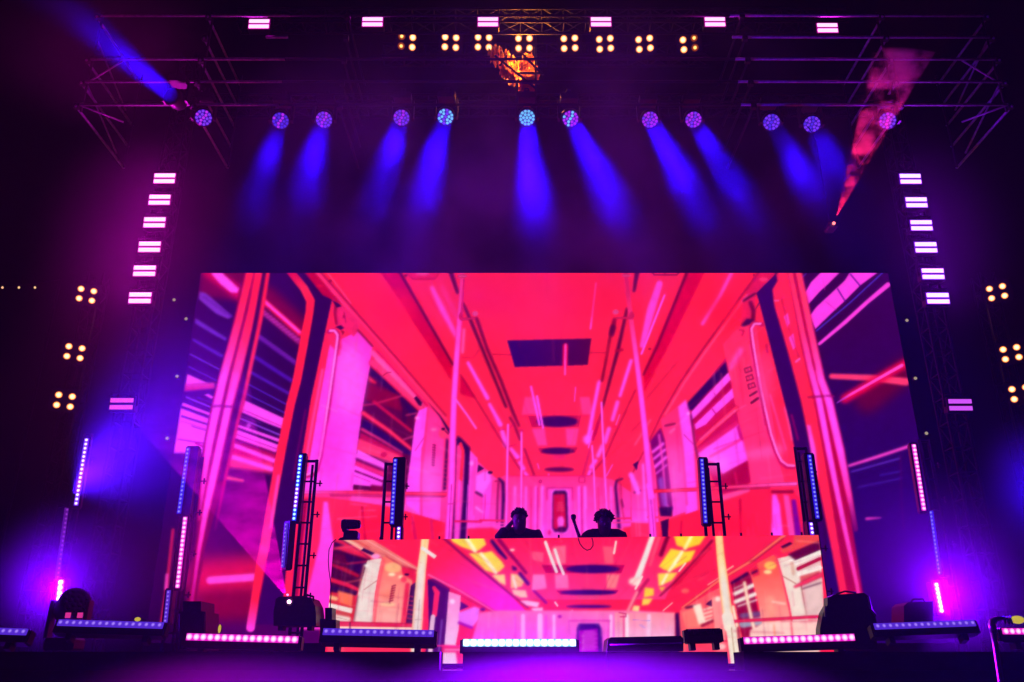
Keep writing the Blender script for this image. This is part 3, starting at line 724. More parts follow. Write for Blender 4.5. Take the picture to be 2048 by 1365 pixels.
    # right double pole
    pg([(1552, 549), (1556, 563), (1546, 580), (1550, 613), (1577, 706), (1600, 794), (1620, 872), (1642, 1000), (1664, 1250), (1620, 1250), (1600, 960), (1585, 866), (1568, 800), (1539, 684), (1519, 605), (1513, 587)], (50, 0, 82)); ln([(1583, 830), (1596, 880)], 3, (170, 0, 90), 2)
    pg([(1555, 540), (1600, 540), (1622, 680), (1655, 810), (1690, 960), (1735, 1240), (1690, 1240), (1664, 1100), (1640, 980), (1602, 800), (1577, 706), (1550, 613), (1546, 580), (1556, 563)], (170, 0, 52), 1)
    pg([(1556, 540), (1576, 540), (1602, 690), (1628, 800), (1650, 920), (1676, 1080), (1704, 1240), (1690, 1240), (1664, 1100), (1640, 980), (1602, 800), (1577, 706), (1550, 613), (1546, 580), (1556, 563)], (255, 32, 70), 1)
    ln([(1580, 540), (1604, 660), (1622, 740), (1638, 800), (1662, 925), (1688, 1050), (1714, 1170), (1726, 1240)], [12, 13, 15, 15, 14, 11, 9, 9], [(255, 44, 80), (255, 50, 110), (255, 62, 190), MAG, MAG, (255, 66, 215), (255, 54, 170), (240, 40, 130)], 1, (225, 14, 84))
    ln([(1596, 540), (1625, 680), (1642, 760), (1657, 800), (1680, 900), (1698, 990), (1712, 1060)], [14, 15, 17, 18, 18, 13, 6], [(255, 50, 84), (255, 52, 120), (255, 68, 215), MAG, MAG, (255, 54, 180), (110, 0, 90)], 1, (225, 14, 84))
    ln([(1588, 548), (1612, 660), (1630, 740)], 3, (185, 0, 54), 1); ln([(1616, 795), (1648, 793)], 3, (130, 0, 60), 1); ln([(1652, 792), (1668, 793)], 3, (150, 0, 90), 1); pg([(1614, 850), (1621, 852), (1632, 900), (1636, 960), (1628, 940)], (255, 70, 220), 1)
    pg([(1568, 634), (1576, 627), (1580, 647), (1575, 656)], (255, 66, 200)); pg([(1578, 676), (1587, 668), (1592, 695), (1587, 701)], (255, 66, 200)); ln([(1592, 724), (1599, 718)], 4, (255, 80, 190)); ln([(1549, 602), (1557, 602)], 3, (255, 80, 150)); ln([(1563, 595), (1575, 650), (1598, 715)], 1.6, (170, 0, 60), 1)
    p.finish(3)
    return p


def booth_picture():
    p = Paint(640, 1062, 1660, 1350, (255, 28, 72))
    pg, ln, el = p.pg, p.ln, p.el
    CRM = (238, 222, 208); YEL = (250, 214, 66); ORG = (255, 112, 100)
    pg([(900, 1062), (1400, 1062), (1330, 1200), (1000, 1200)], ((1100, 1075), (255, 26, 78), (1100, 1200), (255, 50, 120)))
    # left end
    pg([(655, 1062), (700, 1088), (742, 1118), (730, 1142), (722, 1172), (712, 1192), (655, 1190)], (66, 0, 44)); pg([(690, 1108), (735, 1124), (722, 1150), (700, 1140)], (44, 0, 62), 2); pg([(668, 1108), (690, 1112), (696, 1130), (668, 1128)], (92, 0, 44), 2)
    pg([(655, 1065), (690, 1085), (722, 1104), (742, 1120), (700, 1108), (655, 1092)], (236, 30, 70), 1); pg([(668, 1083), (690, 1092), (668, 1096)], (44, 0, 58), 1)
    ln([(664, 1099), (698, 1094), (712, 1092)], 2.4, (255, 60, 100), 1)
    pg([(672, 1066), (722, 1066), (836, 1136), (836, 1150), (800, 1134), (760, 1114), (700, 1088)], (240, 116, 108)); ln([(676, 1072), (708, 1088), (748, 1114)], [4, 6, 5], (255, 196, 170), 2); ln([(700, 1076), (738, 1096)], 4, (225, 70, 60), 2); ln([(729, 1078), (838, 1142)], 2.4, (255, 150, 150))
    pg([(728, 1097), (750, 1107), (744, 1112), (722, 1102)], (42, 0, 62)); el(752, 1114, 9, 5, (255, 150, 220), 2)
    ln([(664, 1130), (690, 1140), (716, 1152)], [5, 8, 6], (190, 12, 42), 2); ln([(694, 1128), (740, 1123)], 3, (200, 20, 60), 1); ln([(662, 1160), (694, 1170), (728, 1185)], [9, 9, 6], (236, 24, 66), 0, (170, 0, 44)); pg([(660, 1170), (700, 1182), (716, 1188), (712, 1192), (680, 1186), (660, 1180)], (42, 0, 60), 1)
    pg([(655, 1184), (712, 1192), (708, 1246), (655, 1246)], (214, 30, 40)); pg([(676, 1182), (706, 1190), (704, 1214), (678, 1206)], (255, 110, 70), 2); ln([(660, 1195), (672, 1198)], 8, (255, 190, 130), 2)
    pg([(655, 1206), (706, 1218), (704, 1228), (655, 1216)], (242, 230, 218)); pg([(660, 1218), (700, 1228), (700, 1236), (660, 1226)], (200, 60, 60), 1); pg([(655, 1226), (702, 1236), (700, 1248), (655, 1242)], CRM, 1); ln([(660, 1232), (700, 1241)], 1.2, (190, 120, 110))
    pg([(735, 1122), (764, 1117), (757, 1150), (750, 1190), (744, 1250), (706, 1250), (718, 1180), (728, 1150)], (236, 214, 206)); el(733, 1132, 5, 3, (255, 250, 245), 1); ln([(728, 1132), (718, 1180)], 3, (200, 120, 110), 1); ln([(716, 1192), (707, 1250)], 2, (90, 20, 40), 1); ln([(756, 1160), (728, 1180)], 1.6, (190, 110, 110)); ln([(692, 1166), (722, 1160)], 2, (240, 90, 90), 1)
    pg([(764, 1120), (772, 1112), (803, 1130), (806, 1150), (826, 1158), (820, 1200), (808, 1250), (744, 1250), (752, 1190)], ((780, 1130), (255, 112, 96), (770, 1240), (255, 168, 158))); el(787, 1136, 18, 10, (255, 176, 120), 3); el(784, 1150, 7, 3, (255, 235, 190), 1); el(802, 1155, 5, 3, (255, 235, 190), 1); el(808, 1160, 6, 6, (255, 50, 80), 2)
    ln([(768, 1120), (756, 1180), (748, 1250)], 4, (255, 70, 90), 2); el(774, 1190, 14, 10, (255, 130, 110), 5); el(775, 1210, 16, 4, (255, 200, 150), 3)
    pg([(803, 1132), (832, 1140), (832, 1166), (806, 1150)], (236, 24, 66), 1); ln([(772, 1112), (804, 1132), (834, 1142)], 2, (170, 10, 44), 1); el(814, 1150, 5, 2.4, (44, 0, 52))
    for k in range(7):
        y = 1173 + k * 5
        ln([(784 - k * .9, y), (791 - k * .9, y - 2)], 2.4, (140, 10, 44)); ln([(785 - k * .9, y), (784.5 - k * .9, y + 4)], 1.6, (160, 20, 50))
    pg([(822, 1172), (834, 1164), (828, 1250), (812, 1250)], (54, 0, 72)); ln([(815, 1170), (806, 1248)], 9, (236, 30, 70), 2)
    for k in range(6):
        ln([(815, 1192 + k * 9), (826, 1194 + k * 9)], 1.4, (236, 40, 80))
    pg([(655, 1246), (830, 1252), (830, 1350), (655, 1350)], (250, 60, 90)); ln([(655, 1246), (825, 1251)], 8, (228, 24, 74), 0, (170, 0, 50)); ln([(680, 1256), (830, 1258)], 5, (250, 225, 205)); ln([(700, 1246), (700, 1262)], 2.4, (60, 0, 40)); pg([(690, 1262), (830, 1266), (830, 1350), (690, 1350)], (255, 40, 80), 2)
    # standing pole, white streak, door
    pg([(856, 1160), (870, 1158), (900, 1178), (896, 1260), (888, 1350), (846, 1350), (858, 1250)], (46, 0, 84)); ln([(868, 1176), (874, 1186), (869, 1230)], [7, 11, 10], (255, 34, 80)); ln([(866, 1234), (862, 1270), (860, 1320)], 9, (232, 200, 214)); ln([(884, 1240), (876, 1320)], 2, (150, 120, 230), 1)
    ln([(852, 1062), (848, 1100), (843, 1140), (838, 1200), (833, 1270), (830, 1340)], [16, 16, 18, 20, 21, 22], [(250, 215, 150), (245, 220, 170), CRM, CRM, (232, 216, 214), (232, 216, 214)], 0, (255, 170, 120)); ln([(852, 1070), (848, 1105)], 4, (255, 190, 120), 1); ln([(839, 1200), (835, 1262)], 1.4, (180, 150, 140)); ln([(830, 1240), (846, 1239)], 1.2, (190, 150, 150))
    ln([(845, 1097), (880, 1121), (917, 1149)], 7.4, (236, 226, 222))
    pg([(896, 1085), (1000, 1170), (1060, 1230), (1060, 1240), (985, 1222), (858, 1152), (860, 1130)], ((900, 1110), (255, 30, 80), (990, 1215), (255, 40, 215)))
    ln([(857, 1150), (920, 1182), (992, 1226)], [6, 6, 5], (255, 84, 150), 1, (200, 20, 80)); ln([(858, 1158), (990, 1228)], 1.6, (160, 0, 70), 1)
    pg([(898, 1184), (922, 1192), (918, 1260), (912, 1290), (924, 1300), (925, 1350), (884, 1350), (892, 1260)], ((905, 1190), (255, 150, 200), (900, 1290), (240, 215, 235))); el(905, 1204, 5, 5, (255, 240, 250), 2)
    pg([(922, 1204), (938, 1214), (920, 1222)], (52, 0, 100)); pg([(918, 1226), (950, 1214), (960, 1218), (958, 1240), (945, 1256), (930, 1252), (918, 1244)], (240, 120, 250), 2); ln([(918, 1246), (944, 1256)], 5, (140, 0, 170), 1); el(966, 1220, 5, 3, (60, 0, 120), 1)
    pg([(884, 1290), (925, 1294), (925, 1350), (884, 1350)], (236, 30, 90), 2); pg([(886, 1306), (912, 1306), (918, 1350), (884, 1350)], (236, 214, 224), 2); ln([(870, 1292), (925, 1293)], 3, (255, 40, 120)); ln([(890, 1300), (925, 1300)], 3, (255, 170, 200), 1)
    # ceiling lights left
    ln([(880, 1070), (925, 1110), (980, 1155), (1015, 1184), (1056, 1216)], [4, 4, 4, 3, 3], (112, 0, 78), 1)
    pg([(895, 1062), (962, 1062), (973, 1090), (958, 1102), (944, 1102), (922, 1094), (905, 1084)], YEL, 2); ln([(932, 1076), (950, 1102)], 8, (255, 246, 190), 2)
    pg([(938, 1108), (970, 1106), (984, 1103), (1004, 1124), (1010, 1134), (1000, 1144), (988, 1147), (972, 1142), (956, 1126)], YEL, 2); ln([(962, 1108), (978, 1128), (992, 1146)], [6, 8, 6], (255, 246, 200), 2)
    pg([(984, 1151), (1010, 1150), (1012, 1172), (1000, 1166)], (252, 225, 130), 2); pg([(1022, 1148), (1036, 1150), (1050, 1162), (1044, 1174), (1022, 1178)], (250, 196, 120), 2); ln([(1026, 1154), (1032, 1176)], 5, (255, 246, 220), 2); pg([(1024, 1180), (1052, 1182), (1056, 1196), (1042, 1196), (1028, 1190)], (252, 215, 170), 2); pg([(1040, 1202), (1056, 1202), (1080, 1206), (1076, 1216), (1054, 1212)], (255, 205, 235), 2); pg([(1062, 1218), (1086, 1216), (1086, 1226), (1070, 1226)], (255, 215, 240), 2)
    ln([(984, 1083), (1000, 1104), (1012, 1117)], [7, 8, 5], (42, 0, 96), 1); ln([(998, 1080), (1020, 1108), (1052, 1146)], [8, 7, 6], (140, 0, 80), 2); pg([(1024, 1132), (1034, 1136), (1034, 1142), (1026, 1142)], (52, 0, 92), 1); ln([(1040, 1148), (1056, 1168)], 7, (60, 0, 110), 1); ln([(1066, 1180), (1092, 1206)], 5, (120, 0, 130), 1)
    el(1025, 1101, 5, 2, (255, 235, 225), 1); ln([(1060, 1072), (1062, 1150)], 1.2, (255, 70, 110), 1)
    # ceiling hatches, streaks
    pg([(1106, 1094), (1132, 1092), (1132, 1128), (1100, 1128)], (255, 96, 130), 3); pg([(1064, 1104), (1088, 1106), (1086, 1126), (1066, 1120)], (255, 80, 120), 3); pg([(1206, 1094), (1226, 1094), (1228, 1128), (1210, 1128)], (255, 80, 110), 3)
    pg([(1084, 1131), (1250, 1131), (1243, 1147), (1092, 1147)], (190, 0, 78)); el(1186, 1139, 54, 8.4, (46, 0, 100), 1)
    pg([(1066, 1150), (1090, 1150), (1094, 1178), (1064, 1182)], (255, 120, 190), 3); pg([(1110, 1150), (1136, 1150), (1138, 1178), (1112, 1178)], (255, 110, 170), 3); pg([(1214, 1150), (1240, 1150), (1232, 1178), (1214, 1178)], (255, 120, 130), 3)
    pg([(1112, 1182), (1238, 1181), (1232, 1188), (1122, 1190)], (180, 0, 90)); el(1177, 1186, 56, 5.4, (44, 0, 106), 1); pg([(1153, 1192), (1200, 1192), (1196, 1199), (1158, 1199)], (240, 60, 120), 1); el(1178, 1214, 46, 3.2, (52, 0, 120), 1)
    ln([(1091, 1085), (1102, 1116), (1113, 1144)], 6, (236, 226, 222)); ln([(1110, 1100), (1118, 1126), (1127, 1148)], 5.6, (236, 226, 222)); ln([(1232, 1084), (1228, 1107)], 4, (246, 226, 214)); ln([(1110, 1205), (1115, 1212)], 3, (255, 240, 235)); ln([(1144, 1221), (1147, 1227)], 2, (255, 220, 235))
    # end wall and door
    pg([(1000, 1222), (1080, 1222), (1270, 1222), (1330, 1226), (1350, 1350), (925, 1350), (960, 1226)], ((1130, 1224), (255, 110, 180), (1130, 1290), (255, 84, 245)), 2)
    pg([(1230, 1226), (1300, 1226), (1350, 1226), (1352, 1350), (1230, 1350)], ((1270, 1230), (255, 140, 160), (1270, 1300), (236, 176, 236)), 3)
    for x, c, w in ((1030, (255, 60, 220), 3), (1046, (255, 190, 250), 8), (1080, (255, 200, 250), 10), (1092, (255, 60, 220), 3), (1108, (255, 190, 245), 6), (1222, (250, 190, 240), 6), (1248, (236, 40, 120), 3), (1254, (250, 220, 235), 7), (1298, (250, 190, 225), 8)):
        ln([(x, 1232), (x, 1300)], w, c, 2)
    ln([(1138, 1242), (1220, 1242)], 2.4, (215, 30, 160), 1); ln([(1138, 1242), (1140, 1270)], 2, (225, 50, 190), 1); ln([(1218, 1242), (1216, 1290)], 2, (225, 40, 170), 1); el(1120, 1234, 4, 3, (150, 0, 150), 1)
    pg([(1154, 1258), (1158, 1248), (1198, 1248), (1204, 1258), (1208, 1350), (1152, 1350)], (56, 0, 130), 1); pg([(1158, 1262), (1196, 1258), (1198, 1350), (1156, 1350)], (170, 0, 190), 2)
    for k in range(9):
        ln([(1168 - (k % 3) * 3, 1264 + k * 4.4), (1190 + (k % 2) * 4, 1264 + k * 4.4)], 1.4, (250, 130, 240), 1)
    ln([(1270, 1208), (1300, 1208)], 1.2, (200, 20, 110)); ln([(1266, 1240), (1300, 1242)], 1, (150, 110, 220)); ln([(1280, 1250), (1290, 1256)], 1.6, (140, 120, 240), 1)
    # ceiling right
    ln([(1306, 1070), (1290, 1116), (1272, 1164)], [10, 11, 13], (240, 226, 222), 1); el(1270, 1164, 12, 8, (255, 214, 205), 4); ln([(1284, 1154), (1271, 1178)], 4, (250, 226, 214)); ln([(1318, 1075), (1300, 1130)], 7, (255, 70, 110), 3)
    ln([(1336, 1072), (1322, 1110)], 8, (120, 0, 44), 2); ln([(1296, 1160), (1284, 1176), (1262, 1210)], [7, 6, 4], (190, 20, 80), 2); ln([(1274, 1185), (1256, 1222)], 6, (255, 130, 150), 2); ln([(1238, 1226), (1252, 1228), (1252, 1234), (1240, 1234)], 2, (200, 20, 90))
    pg([(1346, 1066), (1416, 1066), (1400, 1090), (1374, 1098), (1354, 1092)], (250, 204, 36), 2); ln([(1384, 1070), (1370, 1097)], 7, (255, 244, 150), 2)
    pg([(1342, 1098), (1372, 1104), (1392, 1101), (1382, 1122), (1340, 1144), (1328, 1140), (1318, 1134)], (250, 212, 46), 2); ln([(1364, 1104), (1352, 1124), (1338, 1143)], [6, 8, 5], (255, 246, 190), 2); ln([(1371, 1127), (1358, 1143)], 3, (255, 235, 215))
    pg([(1316, 1148), (1356, 1146), (1344, 1162), (1318, 1174)], (250, 210, 70), 2); ln([(1334, 1150), (1324, 1168)], 5, (255, 246, 205), 2); pg([(1318, 1176), (1332, 1174), (1324, 1184)], (250, 190, 60), 2); pg([(1290, 1176), (1308, 1178), (1308, 1192), (1288, 1196)], (250, 205, 50), 2); pg([(1286, 1198), (1306, 1198), (1298, 1210), (1284, 1212)], (250, 205, 70), 2); pg([(1268, 1212), (1280, 1213), (1278, 1224), (1264, 1222)], (252, 215, 140), 2)
    ln([(1424, 1082), (1390, 1122), (1350, 1165), (1320, 1192)], [5, 4, 4, 3], (120, 0, 44), 1); pg([(1430, 1080), (1446, 1080), (1432, 1094)], (205, 10, 50), 2); ln([(1420, 1096), (1345, 1178)], 6, (225, 14, 60), 3)
    el(1371, 1183, 8, 5, (255, 90, 90), 2); ln([(1345, 1206), (1326, 1222)], 2, (255, 190, 190)); ln([(1440, 1155), (1416, 1170)], 2.4, (255, 150, 140)); ln([(1466, 1133), (1452, 1142)], 3, (255, 170, 150))
    # right end
    ln([(1570, 1070), (1500, 1124), (1440, 1160), (1364, 1216)], [8, 7, 6, 5], (255, 110, 86), 1, (190, 20, 50)); ln([(1566, 1078), (1510, 1120), (1500, 1124)], 2, (150, 0, 44), 1)
    pg([(1360, 1222), (1380, 1210), (1420, 1186), (1440, 1176), (1452, 1270), (1455, 1350), (1355, 1350)], (255, 84, 96)); pg([(1351, 1228), (1358, 1226), (1362, 1280), (1352, 1280)], (46, 0, 72), 1); ln([(1372, 1216), (1392, 1212)], 4, (60, 0, 52), 1); pg([(1364, 1226), (1392, 1216), (1398, 1245), (1408, 1256), (1372, 1258)], (255, 120, 110), 2); pg([(1386, 1212), (1402, 1208), (1412, 1246), (1398, 1250)], (255, 225, 205), 3)
    for k in range(4):
        ln([(1408, 1220 + k * 8), (1424, 1215 + k * 8)], 3.4, (255, 226, 205), 1)
    ln([(1404, 1252), (1426, 1242)], 5, (140, 0, 44), 1); pg([(1424, 1196), (1442, 1192), (1452, 1260), (1450, 1300), (1434, 1300)], (255, 140, 140), 1); el(1436, 1199, 5, 5, (255, 240, 225), 1); pg([(1418, 1204), (1424, 1200), (1424, 1214), (1412, 1210)], (52, 0, 62))
    pg([(1432, 1286), (1456, 1286), (1460, 1350), (1434, 1350)], (255, 90, 110), 1); ln([(1432, 1284), (1458, 1282)], 3, (225, 24, 70)); el(1444, 1294, 8, 6, (255, 190, 190), 2)
    pg([(1462, 1166), (1496, 1144), (1502, 1152), (1516, 1220), (1524, 1270), (1485, 1275)], (150, 0, 54)); ln([(1464, 1166), (1494, 1148)], 6, (50, 0, 66), 1)
    for a, b, w in (((1470, 1188), (1508, 1170), 8), ((1471, 1204), (1512, 1188), 8), ((1476, 1213), (1514, 1200), 3), ((1468, 1178), (1490, 1168), 2)):
        ln([a, b], w, (246, 232, 222), 1)
    ln([(1484, 1232), (1518, 1228)], 10, (110, 60, 120), 3); ln([(1486, 1248), (1522, 1242)], 16, (150, 150, 176), 3); ln([(1489, 1166), (1496, 1206), (1504, 1242), (1512, 1272)], 7, (252, 216, 190), 1, (255, 150, 130)); ln([(1466, 1214), (1478, 1272), (1484, 1340)], 7, (250, 230, 200), 1, (255, 170, 120))
    pg([(1500, 1142), (1514, 1128), (1548, 1110), (1556, 1122), (1574, 1200), (1588, 1270), (1528, 1270), (1516, 1200)], ((1530, 1140), (255, 84, 72), (1550, 1250), (255, 160, 150))); el(1541, 1132, 12, 8, (255, 196, 84), 3); el(1536, 1145, 8, 4, (255, 225, 150), 2); pg([(1514, 1128), (1520, 1150), (1506, 1156), (1500, 1142)], (236, 24, 62), 1); ln([(1504, 1147), (1514, 1142)], 4, (46, 0, 54), 1); ln([(1540, 1200), (1546, 1262)], 16, (255, 150, 130), 5); ln([(1545, 1204), (1570, 1208)], 4, (255, 200, 180), 2)
    ln([(1552, 1112), (1566, 1160), (1580, 1220), (1590, 1266)], 4, (250, 60, 90), 1)
    pg([(1556, 1118), (1590, 1110), (1596, 1130), (1602, 1168), (1618, 1240), (1590, 1266), (1580, 1210), (1566, 1152)], (240, 216, 202)); ln([(1583, 1122), (1587, 1148)], 6, (225, 170, 150), 1); el(1583, 1121, 5, 3, (255, 250, 240), 1); ln([(1564, 1152), (1592, 1168)], 1.6, (170, 80, 70)); ln([(1602, 1170), (1616, 1236)], 2.4, (120, 60, 50), 1)
    pg([(1588, 1112), (1640, 1085), (1650, 1240), (1616, 1240), (1604, 1172)], (232, 190, 186)); pg([(1576, 1110), (1600, 1098), (1640, 1078), (1642, 1104), (1592, 1122)], (92, 0, 52), 1); ln([(1593, 1126), (1640, 1106)], 10, (250, 238, 226)); ln([(1596, 1138), (1640, 1118)], 7, (176, 0, 48)); ln([(1598, 1148), (1640, 1136)], 9, (250, 238, 226)); pg([(1600, 1154), (1640, 1142), (1640, 1156), (1602, 1166)], (215, 80, 84), 1); ln([(1590, 1174), (1612, 1164), (1642, 1150)], [5, 9, 10], (240, 44, 84), 1, (176, 0, 50)); ln([(1605, 1178), (1642, 1166)], 2, (60, 0, 40), 1)
    pg([(1562, 1094), (1580, 1085), (1586, 1088), (1568, 1100)], (52, 0, 52)); pg([(1590, 1062), (1650, 1062), (1650, 1078), (1600, 1098), (1566, 1108), (1560, 1100), (1586, 1090)], (240, 66, 66), 1); ln([(1592, 1082), (1640, 1086)], 2, (255, 130, 110), 1)
    pg([(1528, 1246), (1640, 1240), (1640, 1350), (1500, 1350), (1500, 1262)], (250, 200, 190), 1); ln([(1548, 1250), (1552, 1300)], 3, (255, 140, 110), 1); ln([(1582, 1246), (1588, 1300)], 3, (250, 60, 90), 1); ln([(1470, 1243), (1560, 1238), (1650, 1233)], 6.6, (232, 28, 78), 0, (170, 0, 50))
    pg([(1380, 1270), (1430, 1270), (1430, 1350), (1360, 1350)], (255, 60, 90), 2)
    ln([(1437, 1062), (1441, 1110), (1448, 1170), (1455, 1225)], [15, 16, 19, 20], [(255, 210, 140), (250, 216, 150), CRM, CRM], 0, (255, 170, 90)); ln([(1455, 1234), (1459, 1254)], 22, CRM); ln([(1462, 1258), (1468, 1300), (1474, 1346)], 20, (240, 226, 206)); ln([(1463, 1256), (1472, 1340)], 1.6, (170, 120, 90)); ln([(1476, 1256), (1486, 1340)], 4, (150, 0, 40), 1)
    pg([(860, 1150), (1160, 1150), (1160, 1350), (860, 1350)], (255, 40, 235), 40, .18)  # magenta glow of the floor bar painted over the picture
    VP = (1178, 1250)
    LT, DK = [(255, 190, 180), (255, 120, 130), (255, 225, 205)], [(190, 0, 50), (150, 0, 60), (225, 10, 70)]
    p.detail([(850, 1075), (1500, 1075), (1340, 1220), (1000, 1220)], VP, 120, 31, LT[1:2] + DK + [(255, 60, 90)], .26, 4)
    p.detail([(665, 1090), (850, 1090), (850, 1260), (665, 1260)], VP, 110, 32, LT + DK, .26, 4, .5)
    p.detail([(1370, 1200), (1640, 1080), (1640, 1260), (1370, 1300)], VP, 120, 33, LT + DK, .26, 4, .5)
    p.detail([(960, 1220), (1350, 1220), (1350, 1310), (960, 1310)], VP, 90, 34, [(255, 200, 245), (255, 120, 220), (230, 40, 170)], .25, 4, .9)
    p.finish(5)
    return p


def display(name, parent, pic, x0, x1, z0, z1, Y, step, gain, slope=0.0):
    """a wall of LEDs: a fine grid of real points, each with the colour the video sends it"""
    nx, nz = int((x1 - x0) / step) + 1, int((z1 - z0) / step) + 1
    X, Z = np.meshgrid(np.linspace(x0, x1, nx), np.linspace(z0, z1, nz))
    Yg = Y + slope * (X - x0)
    px, py = seen(X, Yg, Z)
    c = np.clip(pic.sample(px, py), 0, 255) / 255.0
    c = np.where(c <= .04045, c / 12.92, ((c + .055) / 1.055) ** 2.4)
    co = np.stack([X, Yg, Z], -1).reshape(-1, 3).astype(np.float32)
    i = np.arange(nx * nz).reshape(nz, nx)
    q = np.stack([i[:-1, :-1], i[:-1, 1:], i[1:, 1:], i[1:, :-1]], -1).reshape(-1, 4)
    me = bpy.data.meshes.new(name)
    me.vertices.add(len(co)); me.vertices.foreach_set('co', co.ravel())
    me.loops.add(q.size); me.loops.foreach_set('vertex_index', q.ravel().astype(np.int32))
    me.polygons.add(len(q)); me.polygons.foreach_set('loop_start', (np.arange(len(q)) * 4).astype(np.int32))
    me.update()
    at_ = me.color_attributes.new('video', 'FLOAT_COLOR', 'POINT')
    at_.data.foreach_set('color', np.concatenate([c.reshape(-1, 3), np.ones((len(co), 1))], 1).astype(np.float32).ravel())
    m = bpy.data.materials.new(name + '_leds')
    m.use_nodes = True
    nt = m.node_tree
    nt.nodes.remove(nt.nodes['Principled BSDF'])
    a = nt.nodes.new('ShaderNodeAttribute'); a.attribute_name = 'video'
    e = nt.nodes.new('ShaderNodeEmission'); e.inputs['Strength'].default_value = gain
    nt.links.new(a.outputs['Color'], e.inputs['Color'])
    nt.links.new(e.outputs[0], nt.nodes['Material Output'].inputs['Surface'])
    m.cycles.emission_sampling = 'NONE'
    me.materials.append(m)
    return link(name, me, parent)

ORD = ['first', 'second', 'third', 'fourth', 'fifth', 'sixth', 'seventh', 'eighth', 'ninth', 'tenth', 'eleventh', 'twelfth']
STAGE = 1.57
ROOF_Y = 11.4

# ------------------------------------------------------------------ ground and stage
g = MB()
n = 24
for i in range(n + 1):
    for j in range(n + 1):
        x, y = -30 + 60 * i / n, -6 + 46 * j / n
        g.v.append((x, y, .03 * math.sin(x * 1.3) * math.cos(y * 1.1)))
for i in range(n):
    for j in range(n):
        a = i * (n + 1) + j
        g.f.append((a, a + n + 1, a + n + 2, a + 1)); g.m.append(0)
tag(g.build('ground', M_GROUND), kind='structure')
deck = tag(MB().box((.5, 12.1, STAGE - .04), (20.4, 9.4, .08)).build('stage_floor', M_DECK), kind='structure')
sk = MB()
xs = np.linspace(-9.7, 10.7, 260)
for k, x in enumerate(xs):
    y = 7.36 + .035 * math.sin(x * 9.0) + .02 * math.sin(x * 23.0)
    sk.v += [(x, y, .02), (x, y * .3 + 7.4 * .7, STAGE - .09)]
for k in range(len(xs) - 1):
    sk.f.append((2 * k, 2 * k + 2, 2 * k + 3, 2 * k + 1)); sk.m.append(0)
tag(sk.build('stage_skirt', M_CLOTH, smooth=True), kind='structure')

# low black boards along the stage lip, with gaps between them
RISERS = [(-130, 880, 'long black lip board under the two left floor bars, ending left of the booth gap'),
          (926, 1211, 'black lip board right under the brightest white floor bar'),
          (1214, 1454, 'black lip board under the dark monitor wedge, right of the white bar'),
          (1486, 2110, 'long black lip board under the right hand pink floor bar')]
for a, b, lab in RISERS:
    pa, pb = at(a, 1304, 7.5), at(b, 1304, 7.5)
    zt = at(1024, 1304, 7.5).z
    r = MB().box(((pa.x + pb.x) / 2, 7.66, (STAGE + zt) / 2), (pb.x - pa.x, .34, zt - STAGE)).build('lip_board', M_CLOTH)
    tag(r, lab, 'lip board', 'lip boards along the stage front')

# ------------------------------------------------------------------ video screens
SX0, SX1, SZ0, SZ1, SY = -5.87, 7.09, 1.95, 8.505, 14.0
ms = thing('video_screen', ((SX0 + SX1) / 2, SY, SZ0), 'huge LED video wall showing a red and magenta train carriage interior', 'video screen')
PIC = main_picture()
d = display('display', ms, PIC, SX0, SX1, SZ0, SZ1, SY, .0165, 1.12)
d.matrix_parent_inverse = Matrix.Translation(-Vector(ms.location))
inv = Matrix.Translation(-Vector(ms.location))


def part(mb, name, m, parent, smooth=False):
    """a part given in world coordinates"""
    o = mb.build(name, m, parent, smooth)
    o.matrix_parent_inverse = Matrix.Translation(-Vector(parent.location))
    return o


part(MB().box(((SX0 + SX1) / 2, SY + .07, (SZ0 + SZ1) / 2), (SX1 - SX0 + .02, .1, SZ1 - SZ0 + .02)), 'backing', M_BLACK, ms)
for x in np.linspace(SX0 + .6, SX1 - .6, 8):
    part(MB().tube([(x, SY + .2, STAGE), (x, SY + .2, SZ1 - .1)], .03, 8), 'support_post', M_TRUSS, ms)
part(MB().box(((SX0 + SX1) / 2, SY + .06, SZ0 - .07), (SX1 - SX0, .16, .12)), 'base_rail', M_BLACK, ms)

BX0, BY0, BK = -1.95, 9.2, -.075
BX1 = 3.22
BZ0, BZ1 = 1.63, at(668, 1081, 9.2).z


def by(x):
    return BY0 + BK * (x - BX0)


bt = thing('dj_booth', (.65, by(.65), STAGE), 'wide DJ booth faced with an LED screen in red, cream and yellow', 'DJ booth')
BPIC = booth_picture()
d = display('front_display', bt, BPIC, BX0, BX1, BZ0, BZ1, BY0, .0085, 1.06, BK)
d.matrix_parent_inverse = Matrix.Translation(-Vector(bt.location))
RZ = Matrix.Rotation(math.atan(BK), 3, 'Z')
cx = (BX0 + BX1) / 2
part(MB().box((cx, by(cx) + .06, (BZ0 + BZ1) / 2), ((BX1 - BX0) + .01, .1, BZ1 - BZ0 + .004), RZ), 'front_panel', M_BLACK, bt)
part(MB().box((cx, by(cx) + .43, BZ1 - .10), ((BX1 - BX0) - .06, .62, .04), RZ), 'table_top', M_PLASTIC, bt)
for x in (BX0 + .05, BX1 - .05):
    part(MB().box((x, by(x) + .43, (STAGE + BZ1 - .12) / 2), (.05, .6, BZ1 - .12 - STAGE), RZ), 'side_panel', M_BLACK, bt)
for px in (758, 878, 937, 1117, 1297, 1357, 1473, 1532, 1589):
    q = at(px, 1078, 9.1)
    part(MB().tube([(q.x, by(q.x) + .03, BZ1 - .01), (q.x, by(q.x) + .03, BZ1 + .035)], .011, 8), 'panel_pin', M_BLACK, bt)

